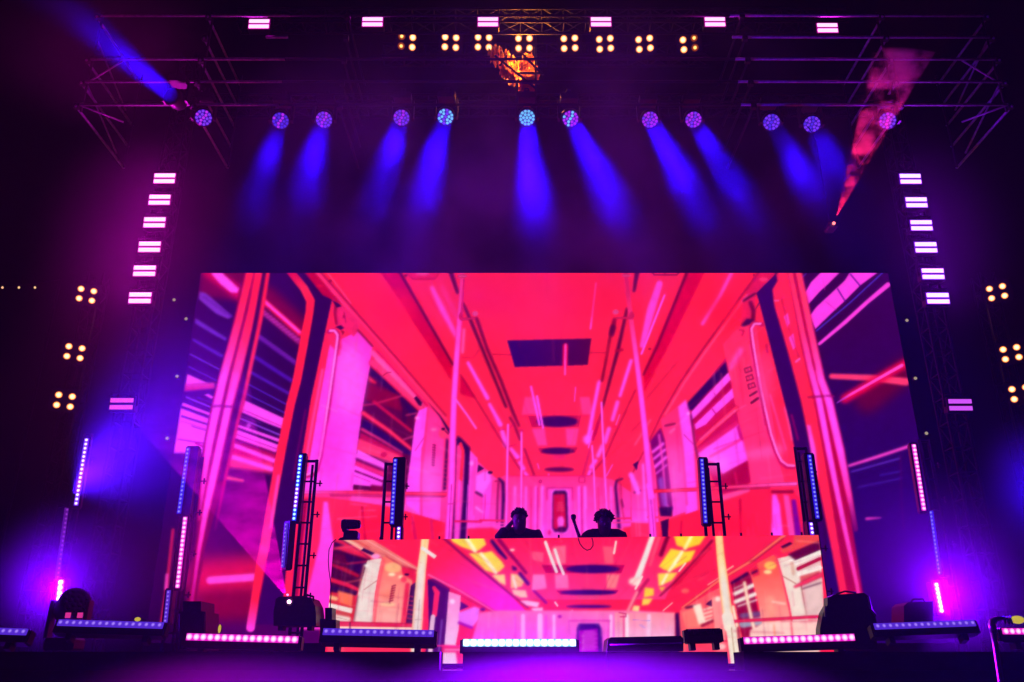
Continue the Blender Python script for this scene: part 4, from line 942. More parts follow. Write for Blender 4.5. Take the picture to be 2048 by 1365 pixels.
# ------------------------------------------------------------------ roof structure
LEV = [at(155, 210, ROOF_Y).z + k * .475 for k in range(5)]
RX0, RX1 = at(155, 210, ROOF_Y).x, at(2022, 218, ROOF_Y).x
RI0, RI1 = at(388, 206, ROOF_Y).x, at(1800, 214, ROOF_Y).x
rf = thing('roof_scaffold', ((RX0 + RX1) / 2, ROOF_Y, LEV[0]), 'tiered steel tube scaffold roof over the stage, ends lit magenta and violet', 'scaffold')
for k, z in enumerate(LEV):
    if k == 3:
        xa = RX0 + 3.0
    else:
        xa = RX0
    xm0, xm1 = at(560, 200, ROOF_Y).x, at(1480, 200, ROOF_Y).x
    for a_, b_, m_ in ((xa, xm0, M_ALU), (xm0, xm1, M_TRUSS), (xm1, RX1, M_ALU)):  # middle run in black: shade of the unlit part put into its colour
        if k == 3 and m_ is M_TRUSS:
            continue
        part(MB().tube([(a_, ROOF_Y, z), (b_, ROOF_Y, z)], .024, 10), 'ledger_tube', m_, rf, True)
    for x in (RX0, RI0, RI0 + 2.45, RI1 - 2.45, RI1, RX1):
        if x == RX0 and k == 3:
            continue
        part(MB().tube([(x, ROOF_Y - .05, z - .055), (x, ROOF_Y + 1.8, z - .055)], .022, 10), 'cross_tube', M_ALU if x in (RX0, RI0, RI1, RX1) else M_TRUSS, rf, True)
        part(MB().box((x, ROOF_Y, z - .03), (.09, .07, .1)), 'coupler', M_TRUSS, rf)
    if k >= 3:
        part(MB().tube([(RX0, ROOF_Y + 1.75, z), (RX1, ROOF_Y + 1.75, z)], .024, 8), 'rear_ledger_tube', M_TRUSS, rf, True)  # rear tube blackened so that it stays lost in shade
for x in (RX0 + .05, RI0 + .05, RI1 - .05, RX1 - .05):
    part(MB().tube([(x, ROOF_Y + .05, LEV[0] - .1), (x, ROOF_Y + .05, LEV[4] + .1)], .02, 8), 'standard_tube', M_TRUSS, rf, True)
    part(MB().tube([(x, ROOF_Y + 1.7, LEV[0] - .1), (x, ROOF_Y + 1.7, LEV[4] + .1)], .02, 8), 'standard_tube', M_TRUSS, rf, True)
for s, x in ((1, RX0), (-1, RX1)):
    for k in range(0, 4, 2):
        part(MB().tube([(x + s * .03, ROOF_Y + .1, LEV[k + 1]), (x + s * .03, ROOF_Y + 1.4, LEV[k])], .016, 8), 'diagonal_brace', M_ALU, rf, True)
    part(MB().tube([(x + s * .6, ROOF_Y + .03, LEV[2]), (x + s * .06, ROOF_Y + .03, LEV[1])], .016, 8), 'diagonal_brace', M_ALU, rf, True)
    part(MB().tube([(x, ROOF_Y - .02, LEV[0]), (x + s * .55, ROOF_Y + .5, LEV[0] + .02)], .016, 8), 'diagonal_brace', M_ALU, rf, True)


def truss(name, a, b, w, label, group=None, up=(0, 0, 1), nseg=None):
    a, b = Vector(a), Vector(b)
    d = (b - a); L = d.length; d.normalize()
    s = d.cross(Vector(up)); s.normalize(); u = s.cross(d)
    t = thing(name, a, label, 'truss', group)
    cs = [s * i * w / 2 + u * j * w / 2 for i, j in ((-1, -1), (1, -1), (1, 1), (-1, 1))]
    for c in cs:
        part(MB().tube([a + c, b + c], .024, 8), 'chord', M_TRUSS, t, True)
    ns = nseg or max(2, int(L / (w * 1.3)))
    br = MB()
    for k in range(ns):
        p0, p1 = a + d * (L * k / ns), a + d * (L * (k + 1) / ns)
        for i in range(4):
            c0, c1 = cs[i], cs[(i + 1) % 4]
            if k % 2:
                c0, c1 = c1, c0
            br.tube([p0 + c0, p1 + c1], .011, 5)
            br.tube([p0 + cs[i], p0 + cs[(i + 1) % 4]], .011, 5)
    part(br, 'lacing', M_TRUSS, t)
    return t


HZ = at(1054, 236, ROOF_Y).z
HTZ = at(1054, 212, 13.4).z
truss('lighting_truss', (RX0 + .9, 13.4, HTZ), (RX1 - .9, 13.4, HTZ), .3, 'long black box truss just behind the row of blue moving heads')
ZS = at(976, 44, 11.6).z
truss('lighting_truss', (at(470, 44, 11.75).x, 11.95, ZS + .34), (at(1700, 44, 11.75).x, 11.95, ZS + .34), .3, 'black box truss at the very top behind the six magenta strobes')
ZB = at(1048, 87, 12.9).z
truss('lighting_truss', (at(760, 87, 12.9).x, 13.35, ZB + .1), (at(1430, 87, 12.9).x, 13.35, ZB + .1), .3, 'short black box truss behind the row of warm blinders')
TWX = (at(304, 470, 12.2).x, at(1850, 470, 12.2).x)
for x, lab in zip(TWX, ('left black tower truss that carries the column of magenta strobes', 'right black tower truss that carries the column of violet strobes')):
    truss('tower_truss', (x, 12.5, STAGE), (x, 12.5, LEV[4]), .3, lab, 'tower trusses', up=(0, 1, 0))
SBX = (at(150, 700, 16).x, at(2020, 700, 16).x)
for x, lab in zip(SBX, ('far left dark tower behind the stage with three warm blinders', 'far right dark tower behind the stage with three warm blinders')):
    truss('blinder_tower', (x, 16.35, 0.03), (x, 16.35, 9.6), .32, lab, 'blinder towers', up=(0, 1, 0))

# ------------------------------------------------------------------ moving heads
M_CELL_V = emit('violet_lens_cells', lin((132, 62, 255)), .9, False)
M_CELL_P = emit('pink_violet_lens_cells', lin((195, 50, 250)), .95, False)
M_CELL_C = emit('cyan_lens_cells', lin((120, 205, 255)), 1.1, False)
M_CELL_B = emit('blue_lens_cells', lin((88, 52, 245)), .85, False)
M_LENS_BACK = emit('blue_lens_plate', lin((40, 0, 170)), .8, False)
BLUE = (.022, .0008, 1.0)
R_LENS = .136


def moving_head(piv, aim, label, cells, beam=None, group='moving heads under the roof truss', hang=True, spread=5.5, color=BLUE, back=None):
    t = thing('moving_head', piv, label, 'stage light', group)
    s = 1 if hang else -1
    MB().box((0, 0, s * .36), (.30, .22, .12), bev=.02).build('base', M_PLASTIC, t)
    for q in (-1, 1):
        MB().prism([(q * .165, s * .30), (q * .2, s * .30), (q * .2, -s * .06), (q * .165, -s * .06)], -.05, .05).build('yoke_arm', M_PLASTIC, t)
    if hang:
        MB().box((0, 0, .46), (.1, .06, .1)).tube([(-.03, 0, .5), (-.03, 0, .56), (.03, 0, .56), (.03, 0, .5)], .014, 6).build('clamp', M_TRUSS, t)
    h = MB().lathe([(-.12, R_LENS + .012), (-.10, R_LENS + .018), (.02, .15), (.12, .13), (.17, .09)], 24).build('head', M_PLASTIC, t, True)
    h.rotation_mode = 'QUATERNION'
    h.rotation_quaternion = Vector(aim).to_track_quat('-Y', 'Z')
    MB().lathe([(-.126, R_LENS), (-.121, R_LENS)], 24).build('lens_plate', back or M_LENS_BACK, h)
    la = MB()
    rc = R_LENS * .185
    spots = [(0, 0)] + [(R_LENS * .42 * math.cos(k * math.pi / 3), R_LENS * .42 * math.sin(k * math.pi / 3)) for k in range(6)] + \
            [(R_LENS * .8 * math.cos((k + .5) * math.pi / 6), R_LENS * .8 * math.sin((k + .5) * math.pi / 6)) for k in range(12)]
    for i, (x, z) in enumerate(spots):
        la.lathe([(-.127, rc), (-.134, rc * .8), (-.137, rc * .3)], 7, mi=(1 if i in (0, 2, 5, 9, 12, 15) else 0), org=(x, 0, z))
    la.build('lens_cells', cells, h, False)
    if beam:
        lamp('beam_lamp', t, Vector(aim).normalized() * .145, aim, color, beam, R_LENS * 1.9, None, spread)
    return t


HEADS = [  # lens place, where its beam leads (place, metres in front of the roof line), cells, power
    (407, 236, None, (M_CELL_V, M_CELL_P), 0), (561, 242, (478, 505), (M_CELL_B, M_CELL_P), .6), (648, 240, (590, 450), (M_CELL_V, M_CELL_P), .65), (803, 236, (735, 470), (M_CELL_V, M_CELL_P), .7),
    (891, 234, (815, 500), (M_CELL_C, M_CELL_V), 1.15), (1054, 236, (1078, 520), (M_CELL_C, M_CELL_C), 1.0), (1141, 238, (1268, 490), (M_CELL_P, M_CELL_C), .95), (1300, 240, (1450, 500), (M_CELL_P, M_CELL_V), .95),
    (1387, 240, (1566, 530), (M_CELL_P, M_CELL_V), .9), (1543, 245, (1685, 480), (M_CELL_V, M_CELL_B), .7), (1624, 249, (1706, 400), (M_CELL_V, M_CELL_B), .4), (1775, 242, None, (M_CELL_V, M_CELL_P), 0)]
BEAM = 46.0
for i, (px, py, tgt, cells, pw) in enumerate(HEADS):
    p = at(px, py, ROOF_Y)
    if tgt:
        e = at(tgt[0], tgt[1], ROOF_Y - 4.2)
        aim = (e - p).normalized()
    else:
        aim = (Vector((0, 0, EYE)) - p + Vector((0, 2.0, -1.5))).normalized()
    piv = p - aim * .13
    where = {0: 'leftmost moving head in the row, violet lens cells and no beam', 11: 'rightmost moving head in the row, violet lens cells and no beam',
             5: 'middle moving head with bright cyan lens cells shining straight down', 4: 'moving head with pale cyan cells and bright violet beam, next left of the middle one'}
    moving_head(piv, aim, where.get(i, f'{ORD[i]} moving head from the left in the row, throwing a blue beam'), cells, BEAM * pw if pw else None)

# a head at the left pointing up and out over the crowd
p = at(352, 200, ROOF_Y - .3)
e = at(40, -60, ROOF_Y - 3.4)
moving_head(p, (e - p).normalized(), 'dark moving head at the left throwing a blue beam up to the corner', (M_GLASS, M_GLASS), 95.0, spread=15.0, back=M_GLASS)

# ------------------------------------------------------------------ strobes
M_STR_M = emit('magenta_strobe_tube', (2.6, .95, 2.3), 1.0, False)
M_STR_V = emit('violet_strobe_tube', (2.0, .95, 2.8), 1.0, False)
M_STR_T = emit('pink_strobe_tube', (2.6, .85, 2.2), 1.0, False)
M_HALO = emit('magenta_halo', lin((190, 0, 150)), .8, False)  # emissive plate that imitates the bloom around the strobe tubes
M_HALO_V = emit('violet_halo', lin((110, 0, 220)), .8, False)
STR_LIGHT = {M_STR_M.name: ((1.0, .0, .90), 22.0), M_STR_V.name: ((.30, .0, 1.0), 28.0), M_STR_T.name: ((.9, .0, .9), 4.5)}
M_STR_D = emit('dim_pink_strobe_tube', lin((255, 84, 214)), 1.0, False)
M_STR_DV = emit('dim_violet_strobe_tube', lin((214, 84, 250)), 1.0, False)


def strobe(px, py, Y, m, label, group, tilt=0.0):
    p = at(px, py, Y)
    t = thing('strobe_light', p, label, 'strobe light', group, facing=(0, -1, -.12))
    MB().box((0, .07, 0), (.40, .12, .25), bev=.015).build('housing', M_PLASTIC, t)
    if m.name in STR_LIGHT:
        MB().box((0, .006, 0), (.385, .006, .205)).build('halo_plate', M_HALO_V if m is M_STR_V else M_HALO, t)
    for s in (-1, 1):
        b = MB().box((0, 0, s * .054), (.352, .012, .066)).build('light_bar', m, t)
    if m.name in STR_LIGHT:
        c_, w_ = STR_LIGHT[m.name]
        lamp('strobe_lamp', t, (0, -.03, 0), (0, -1, 0), c_, w_, .35, .18)
    MB().prism([(-.22, -.02), (-.20, -.02), (-.20, .17), (.20, .17), (.20, -.02), (.22, -.02), (.22, .19), (-.22, .19)], .06, .1).build('bracket', M_TRUSS, t)
    return t


for i, (x, y) in enumerate([(518, 48), (745, 44), (976, 44), (1202, 44), (1430, 44), (1655, 56)]):
    strobe(x, y, 11.6, M_STR_T, f'{ORD[i]} pink strobe from the left in the top row under the roof', 'strobes in the top row')
for i, (x, y) in enumerate([(329, 357), (319, 400), (309, 445), (299, 494), (289, 542), (280, 596)]):
    strobe(x, y, 12.2, M_STR_M, f'{ORD[i]} magenta strobe from the top in the left tower column', 'strobes on the left tower')
for i, (x, y) in enumerate([(1821, 358), (1833, 405), (1843, 451), (1852, 495), (1866, 548), (1876, 597)]):
    strobe(x, y, 12.2, M_STR_V, f'{ORD[i]} violet strobe from the top in the right tower column', 'strobes on the right tower')
strobe(243, 808, 12.2, M_STR_D, 'dim pink strobe low on the left tower, apart from the column above', 'low strobes')
strobe(1921, 810, 12.2, M_STR_DV, 'dim violet strobe low on the right tower, apart from the column above', 'low strobes')

# ------------------------------------------------------------------ blinders
M_BULB = led('warm_par_lamp', (.9, .13, .004), (4.0, 2.4, .95), .38)
M_BULB_D = led('dim_warm_par_lamp', (.25, .03, .0), (3.0, 1.4, .35), .2)
bulb = MB().lathe([(0, .069), (-.012, .062), (-.018, .03)], 20)
ME_BULB, ME_BULB_D = bulb.mesh('lamp', M_BULB, True), bulb.mesh('lamp', M_BULB_D, True)
WARM = (1.0, .30, .05)


def blinder(px, py, Y, label, group, pitch, power, dim=(), facing=None):
    p = at(px, py, Y)
    t = thing('blinder_light', p, label, 'blinder light', group, facing=facing or (Vector((0, 0, EYE)) - p))
    MB().box((0, .08, 0), (pitch * 2.1, .14, pitch * 1.9), bev=.02).build('housing', M_PLASTIC, t)
    MB().box((-pitch * 1.12, .08, 0), (.02, .05, pitch * 1.5)).box((pitch * 1.12, .08, 0), (.02, .05, pitch * 1.5)).box((0, .08, pitch * 1.02), (pitch * 2.26, .05, .02)).build('yoke', M_TRUSS, t)
    k = 0
    for sz in (1, -1):
        for sx in (-1, 1):
            b = link('lamp', ME_BULB_D if k in dim else ME_BULB, t, (sx * pitch / 2, -.004, sz * pitch * .42))
            k += 1
    lamp('glow_lamp', t, (0, -.05, 0), (0, -1, 0), WARM, power, pitch * 1.6, pitch * 1.4)
    return t


BL = [(814, 84), (901, 85), (967, 85), (1048, 87), (1139, 87), (1210, 88), (1289, 88), (1378, 88)]
for i, (x, y) in enumerate(BL):
    blinder(x, y, 12.9, f'{ORD[i]} four lamp warm blinder from the left in the row under the roof', 'blinders in the top row', .215, 1.6 if 0 < i < 7 else .5, dim=(0, 2) if i == 0 else ((1, 3) if i == 7 else ()))
for i, (x, y) in enumerate([(173, 590), (149, 705), (129, 802)]):
    blinder(x, y, 16, f"{['top', 'middle', 'bottom'][i]} four lamp warm blinder of the three at the far left", 'blinders on the left tower', .245, 2.0)
for i, (x, y) in enumerate([(1994, 585), (2022, 707), (2040, 787)]):
    blinder(x, y, 16, f"{['top', 'middle', 'bottom'][i]} four lamp warm blinder of the three at the far right", 'blinders on the right tower', .245, 2.0)

# ------------------------------------------------------------------ LED bars
K_PINK = led('pink_led', lin((240, 20, 205)), (1.8, .95, 1.6), .44)
K_VIO = led('dim_violet_led', lin((82, 40, 205)), lin((165, 125, 255)), .26)
K_CYAN = led('white_cyan_led', (.35, 1.1, 1.5), (5, 6, 6), .5)
K_BLUE = led('blue_led', lin((44, 22, 220)), lin((150, 150, 255)), .32)
K_BCY = led('blue_cyan_led', lin((40, 40, 255)), (.9, 1.9, 2.2), .34)
K_VWH = led('violet_white_led', lin((120, 20, 255)), (1.8, 1.5, 2.2), .36)
K_HOT = led('hot_pink_led', (3.0, .14, 1.5), (7, 4.0, 6.5), .52)
K_DIMP = led('faint_purple_led', lin((84, 14, 130)), lin((150, 60, 190)), .3)
K_OFF = M_GLASS
CELL_ME = {}


def cell_mesh(m, s):
    key = (m.name, round(s, 4))
    if key not in CELL_ME:
        h = s / 2
        q = h * .74
        vs = [(-h, 0, -h), (h, 0, -h), (h, 0, h), (-h, 0, h), (-h, -.010, -h), (h, -.010, -h), (h, -.010, h), (-h, -.010, h), (-q, -.019, -q), (q, -.019, -q), (q, -.019, q), (-q, -.019, q)]
        fs = [(0, 1, 5, 4), (1, 2, 6, 5), (2, 3, 7, 6), (3, 0, 4, 7), (4, 5, 9, 8), (5, 6, 10, 9), (6, 7, 11, 10), (7, 4, 8, 11), (8, 9, 10, 11), (3, 2, 1, 0)]
        CELL_ME[key] = MB().add(vs, fs).mesh('lens_cell', m)
    return CELL_ME[key]


def led_bar(A, B, front, m, label, group, n=16, cells=None, off=0.0, height=.10, depth=.11, light=None, feet=False, cell_h=None, mats=None):
    """a bar of n square LED lenses in a row from A to B; front = the way the lenses look; light = (colour, watts, spread[, local aim])"""
    A, B = Vector(A), Vector(B)
    L = (B - A).length
    X = (B - A).normalized()
    Yv = -Vector(front)
    Yv = (Yv - X * Yv.dot(X)).normalized()
    Z = X.cross(Yv)
    t = thing('led_bar', (A + B) / 2, label, 'LED bar', group)
    t.rotation_mode = 'QUATERNION'
    t.rotation_quaternion = Matrix((X, Yv, Z)).transposed().to_quaternion()
    pitch = L / n
    s = min(pitch * .95, cell_h or 1)
    MB().box((0, depth / 2 + .001, off), (L + .03, depth, height), bev=.012).build('housing', M_PLASTIC, t)
    for k in range(n):
        mm = mats[k] if mats else m
        link('lens_cell', cell_mesh(mm, s), t, (-L / 2 + pitch * (k + .5), 0, 0))
    for sx in (-1, 1):
        MB().box((sx * (L / 2 + .02), depth / 2, off), (.014, depth * .8, height * .86)).build('end_cap', M_BLACK, t)
    if feet:
        for sx in (-1, 1):
            MB().box((sx * L * .36, depth / 2, off - height / 2 - .03), (.05, .1, .06)).build('foot', M_BLACK, t)
    if light:
        lamp('bar_lamp', t, (0, -.03, 0), light[3] if len(light) > 3 else (0, -1, 0), light[0], light[1], L, .05, light[2])
    return t


CAMP = Vector((0, 0, EYE))
UPF = Vector((0, -1, .35))
FG = 'LED bars along the stage front'
MAGL, VIOL, BLUL = (1.0, .0, .80), (.25, .0, 1.0), (.03, .0, 1.0)
fb = [((-158, 1258), (55, 1265), 7.9, K_VIO, 'dim violet floor bar cut by the left edge of the picture', None),
      ((116, 1246), (327, 1252), 8.1, K_VIO, 'dim violet floor bar between the left edge and the pink bar', None),
      ((373, 1274), (597, 1280), 7.75, K_PINK, 'pink floor bar on the left, below the laser box', (MAGL, 34, 150)),
      ((646, 1264), (868, 1268), 7.75, K_VIO, 'dim violet floor bar in front of the left end of the DJ booth', None),
      ((926, 1286), (1152, 1286), 7.75, K_CYAN, 'brightest white cyan floor bar in front of the middle of the booth', ((.24, .0, 1.0), 560, 172)),
      ((1374, 1266), (1440, 1264), 8.1, K_OFF, 'short unlit floor bar right of the dark monitor wedge', None),
      ((1487, 1282), (1709, 1275), 7.75, K_PINK, 'pink violet floor bar at the right end of the DJ booth', ((.3, .0, 1.0), 12, 140)),
      ((1748, 1254), (1950, 1247), 8.2, K_VIO, 'dim blue violet floor bar right of the booth, before the hot pink light', None),
      ((2004, 1263), (2200, 1264), 7.9, K_PINK, 'magenta floor bar cut by the right edge of the picture', (MAGL, 7, 150))]
for a, b, Y, m, lab, li in fb:
    led_bar(at(*a, Y), at(*b, Y), UPF if m in (K_VIO,) else Vector((0, -1, .05)), m, lab, FG, n=16 if b[0] - a[0] > 100 else 5, height=.125, off=-.03, light=li, feet=True)

VG = 'upright LED bars on stands'
ST = 10.7
FR = Vector((0, -1, -.15))
led_bar(at(174, 877, 10.4), at(152, 1012, 10.4), FR + Vector((.3, 0, 0)), K_VWH, 'bright white violet upright bar at the far left lighting blue haze', VG, height=.1, off=.0, light=((.07, .003, 1.0), 420, 112, (-.4, -.5, .85)))
led_bar(at(133, 1016, 10.4), at(113, 1160, 10.4), Vector((.9, -.5, 0)), K_DIMP, 'faint purple upright bar at the far left, below the bright one', VG, height=.08)
led_bar(at(377, 896, ST), at(358, 1028, ST), FR, K_BLUE, 'blue upright bar on the left stand, above the pink one', VG, off=.05, height=.17)
led_bar(at(371, 1034, ST), at(355, 1177, ST), FR + Vector((.15, 0, 0)), K_PINK, 'pink upright bar on the left stand, below the blue one', VG, light=((1, .0, .75), 24, 120, (0, -.7, .7)))
led_bar(at(338, 1181, ST), at(331, 1246, ST), FR, K_VIO, 'short dim violet upright bar near the floor left of the pink one', VG, n=8)
led_bar(at(602, 910, ST), at(588, 1042, ST), FR, K_BCY, 'bright blue cyan upright bar beside the dark door post on screen', VG, off=.02, light=(BLUL, 2, 120),
        mats=[K_BCY] * 8 + [K_VWH] * 5 + [K_BCY] * 3)
led_bar(at(574, 1046, ST), at(566, 1136, ST), Vector((-.6, -1, 0)), K_VIO, 'dim violet upright bar above the laser box', VG, n=11)
led_bar(at(791, 918, ST), at(784, 1049, ST), FR, K_BLUE, 'blue upright bar left of the two people, over the booth', VG, off=.05, height=.17)
led_bar(at(798, 1054, ST), at(793, 1185, ST), FR, K_VWH, 'white violet upright bar mostly hidden behind the booth top', VG, light=(VIOL, 1.5, 120))
led_bar(at(1403, 918, ST), at(1411, 1047, ST), FR, K_BLUE, 'blue violet upright bar right of the two people, over the booth', VG, off=.025, height=.12)
led_bar(at(1618, 910, ST), at(1635, 1038, ST), FR, K_BLUE, 'dim blue upright bar on the right stand, above the bright one', VG, height=.14)
led_bar(at(1621, 1045, ST), at(1639, 1182, ST), FR, K_VWH, 'bright violet upright bar at the right end of the booth', VG, light=(VIOL, 2.5, 120))
led_bar(at(1827, 889, 10.4), at(1848, 1022, 10.4), FR + Vector((-.2, 0, 0)), K_PINK, 'bright pink upright bar at the far right', VG, light=((.2, .0, 1.0), 4, 130))
led_bar(at(1863, 1022, 10.4), at(1881, 1150, 10.4), Vector((-.9, -.5, 0)), K_BLUE, 'faint blue upright bar at the far right, below the pink one', VG, height=.08)
led_bar(at(123, 1160, 9.2), at(118, 1203, 9.2), Vector((0, -1, .1)), K_HOT, 'small glaring pink light near the floor at the far left', 'glaring floor lights', n=4, light=((.15, .0, 1.0), 150, 175), cell_h=.06)
led_bar(at(1871, 1166, 9.2), at(1883, 1226, 9.2), Vector((0, -1, .1)), K_HOT, 'small glaring pink light near the floor at the far right', 'glaring floor lights', n=7, light=((.18, .0, 1.0), 150, 175), cell_h=.05)


def ladder_stand(px0, px1, ptop, label, Y=ST + .14):
    """black ladder frame that an upright bar is clamped to"""
    a, b = at(px0, ptop, Y), at(px1, ptop, Y)
    t = thing('ladder_stand', ((a.x + b.x) / 2, Y, STAGE), label, 'stand', 'ladder stands')
    w = (b.x - a.x)
    H = a.z - STAGE
    for x in (-w / 2, w / 2):
        MB().tube([(x, 0, .02), (x, 0, H)], .022, 8).build('upright', M_TRUSS, t, True)
    MB().tube([(0, .09, .02), (0, .09, H - .05)], .018, 8).build('upright', M_TRUSS, t, True)
    k = 0
    z = .15
    while z < H:
        MB().tube([(-w / 2, 0, z), (w / 2, 0, z)], .013, 6).build('rung', M_TRUSS, t)
        z += .27
    MB().tube([(-w / 2, 0, H - .02), (w / 2, 0, H - .02)], .02, 6).build('rung', M_TRUSS, t)
    for z in (H * .9 - .06, H * .72, H * .52, H * .33):
        MB().tube([(w / 2 + .02, -.01, z), (w / 2 + .10, -.01, z)], .009, 6).box((w / 2 + .07, -.01, z), (.014, .03, .075)).build('wing_clamp', M_BLACK, t)
    MB().box((0, .03, .01), (w + .4, .5, .02)).build('base_plate', M_BLACK, t)
    return t


ladder_stand(380, 405, 915, 'black ladder stand at the left edge of the video wall')
ladder_stand(612, 634, 920, 'black ladder stand beside the bright blue cyan bar')
ladder_stand(772, 806, 926, 'black ladder stand left of the two people')
ladder_stand(1400, 1436, 926, 'black ladder stand right of the two people')
ladder_stand(1590, 1612, 895, 'black ladder stand at the right end of the booth')
ladder_stand(1838, 1856, 880, 'black ladder stand behind the bright pink bar at the far right', ST)
ladder_stand(170, 184, 868, 'black ladder stand behind the bright bar at the far left', ST)


# ------------------------------------------------------------------ people behind the booth
def skinned(name, pts, edges, rad, m, parent, sub=2):
    me = bpy.data.meshes.new(name)
    me.from_pydata([tuple(p) for p in pts], edges, [])
    me.materials.append(m)
    o = link(name, me, parent)
    sk_ = o.modifiers.new('skin', 'SKIN')
    sk_.use_smooth_shade = True
    for i, r in enumerate(rad):
        v = me.skin_vertices[0].data[i]
        v.radius = r if isinstance(r, tuple) else (r, r)
        v.use_root = (i == 0)
    s_ = o.modifiers.new('sub', 'SUBSURF')
    s_.levels = s_.render_levels = sub
    return o


def person(loc, label, lhand, lelbow, rhand, relbow, lean, head_tilt, curly, seed):
    """lhand is on the picture's left; coordinates are metres from the feet, facing -Y"""
    t = thing('person', loc, label, 'person', 'people behind the DJ booth')
    t.scale = (1.05, 1.05, 1.05)
    V, Ed, Rd = [], [], []

    def v(p, r, fr=None):
        V.append(Vector(p)); Rd.append(r)
        if fr is not None:
            Ed.append((fr, len(V) - 1))
        return len(V) - 1
    pel = v((0, .04, .96), (.15, .11))
    sp = v((0, .02, 1.14), (.14, .105), pel)
    ch = v((0, -lean * .5, 1.33), (.165, .115), sp)
    nb = v((0, -lean, 1.42), (.08, .07), ch)
    nk = v((head_tilt * .3, -lean - .03, 1.475), .074, nb)
    hl = v((head_tilt * .6, -lean - .065, 1.53), (.078, .09), nk)
    hm = v((head_tilt * .9, -lean - .07, 1.61), (.092, .108), hl)
    ht = v((head_tilt, -lean - .055, 1.69), (.074, .088), hm)
    Vs, Es, Rs = [], [], []
    for s, hand, elb in ((-1, lhand, lelbow), (1, rhand, relbow)):
        sh = v((s * .195, -lean * .8, 1.41), .070, ch)
        el = v(elb, .044, sh)
        wr = v(hand, .029, el)
        dirv = (Vector(hand) - Vector(elb)).normalized()
        side = dirv.cross(Vector((0, 0, 1)) if abs(dirv.z) < .8 else Vector((0, 1, 0))).normalized()
        pm = v(Vector(hand) + dirv * .06, (.034, .018), wr)
        for k in range(4):
            o_ = side * (-.030 + .020 * k)
            ln_ = (.062, .074, .078, .060)[k]
            f1 = v(Vector(hand) + dirv * (.09 + ln_ * .35) + o_ + Vector((0, 0, -.004)), .0095, pm)
            v(Vector(hand) + dirv * (.09 + ln_) + o_ * 1.1 + Vector((0, -.012, -.014)), .008, f1)
        th = v(Vector(hand) + dirv * .045 + side * -s * .042, .011, wr)
        v(Vector(hand) + dirv * .085 + side * -s * .055, .0095, th)
        hp = v((s * .095, .04, .90), .095, pel)
        kn = v((s * .11, .0, .50), .06, hp)
        an = v((s * .115, .06, .09), .042, kn)
        v((s * .13, -.12, .035), (.045, .03), an)
    skinned('body', V, Ed, Rd, M_SKIN, t)
    # clothes: a shirt over trunk and upper arms, trousers over the legs
    P, E2, R2 = [], [], []

    def w(p, r, fr=None):
        P.append(Vector(p)); R2.append(r)
        if fr is not None:
            E2.append((fr, len(P) - 1))
        return len(P) - 1
    a = w((0, .04, .93), (.19, .14)); b = w((0, .02, 1.14), (.19, .14), a); c = w((0, -lean * .5, 1.40), (.25, .16), b); w((0, -lean * .95, 1.55), (.12, .11), c)
    for s, hand, elb in ((-1, lhand, lelbow), (1, rhand, relbow)):
        q = w((s * .195, -lean * .8, 1.44), .118, c)
        e_ = w(Vector(elb), .074, q)
        w(Vector(elb).lerp(Vector(hand), .72), .056, e_)
    skinned('shirt', P, E2, R2, M_SHIRT, t)
    P, E2, R2 = [], [], []
    a = w((0, .04, .97), (.165, .125))
    for s in (-1, 1):
        q = w((s * .1, .04, .86), .11, a); k = w((s * .11, 0, .5), .08, q); w((s * .115, .06, .1), .068, k)
    skinned('trousers', P, E2, R2, M_JEANS, t)
    hc = Vector((head_tilt * .95, -lean - .062, 1.64))
    # hair: a cap of many short locks
    rng = random.Random(seed)
    hb = MB()
    nu, nv = 20, 9
    for j in range(nv):
        ph = math.radians(-8 + 98 * j / (nv - 1))
        for i in range(nu):
            u_ = 2 * math.pi * i / nu
            k_ = 1 + rng.uniform(-.03, .05)
            hb.v.append(tuple(hc + Vector((.082 * math.cos(u_) * math.cos(ph) * k_, (.10 * math.sin(u_) if math.sin(u_) > 0 else .085 * math.sin(u_)) * math.cos(ph) * k_ + .006, .094 * math.sin(ph) * k_))))
    for j in range(nv - 1):
        for i in range(nu):
            if j < 4 and math.sin(2 * math.pi * (i + .5) / nu) < -.4:
                continue
            hb.f.append((j * nu + i, j * nu + (i + 1) % nu, (j + 1) * nu + (i + 1) % nu, (j + 1) * nu + i)); hb.m.append(0)
    for i in range(520 if curly else 300):
        u_, v_ = rng.uniform(0, 2 * math.pi), rng.uniform(.0 if curly else .05, 1)
        d_ = Vector((math.cos(u_) * math.sqrt(max(0, 1 - v_ * v_)), math.sin(u_) * math.sqrt(max(0, 1 - v_ * v_)), v_))
        if d_.y < -.35 and d_.z < .45:
            continue
        p0 = hc + Vector((d_.x * .078, d_.y * .096, d_.z * .088))
        if curly:
            L_ = rng.uniform(.016, .034)
            tw = Vector((rng.uniform(-1, 1), rng.uniform(-1, 1), rng.uniform(-.6, .8))).normalized()
            hb.tube([p0, p0 + d_ * L_ * .6 + tw * .008, p0 + d_ * L_ + tw * .02, p0 + d_ * L_ * .8 + tw * .034], [.009, .009, .007, .002], 5)
        else:
            L_ = rng.uniform(.016, .034)
            sw = Vector((-.6, .2, .1)) * .6
            dd = (d_ + sw * rng.uniform(.3, 1)).normalized()
            hb.tube([p0 - d_ * .01, p0 + dd * L_ * .6, p0 + dd * L_ + Vector((0, 0, rng.uniform(-.004, .010)))], [.014, .010, .002], 5)
    hb.build('hair', M_HAIR, t, True)
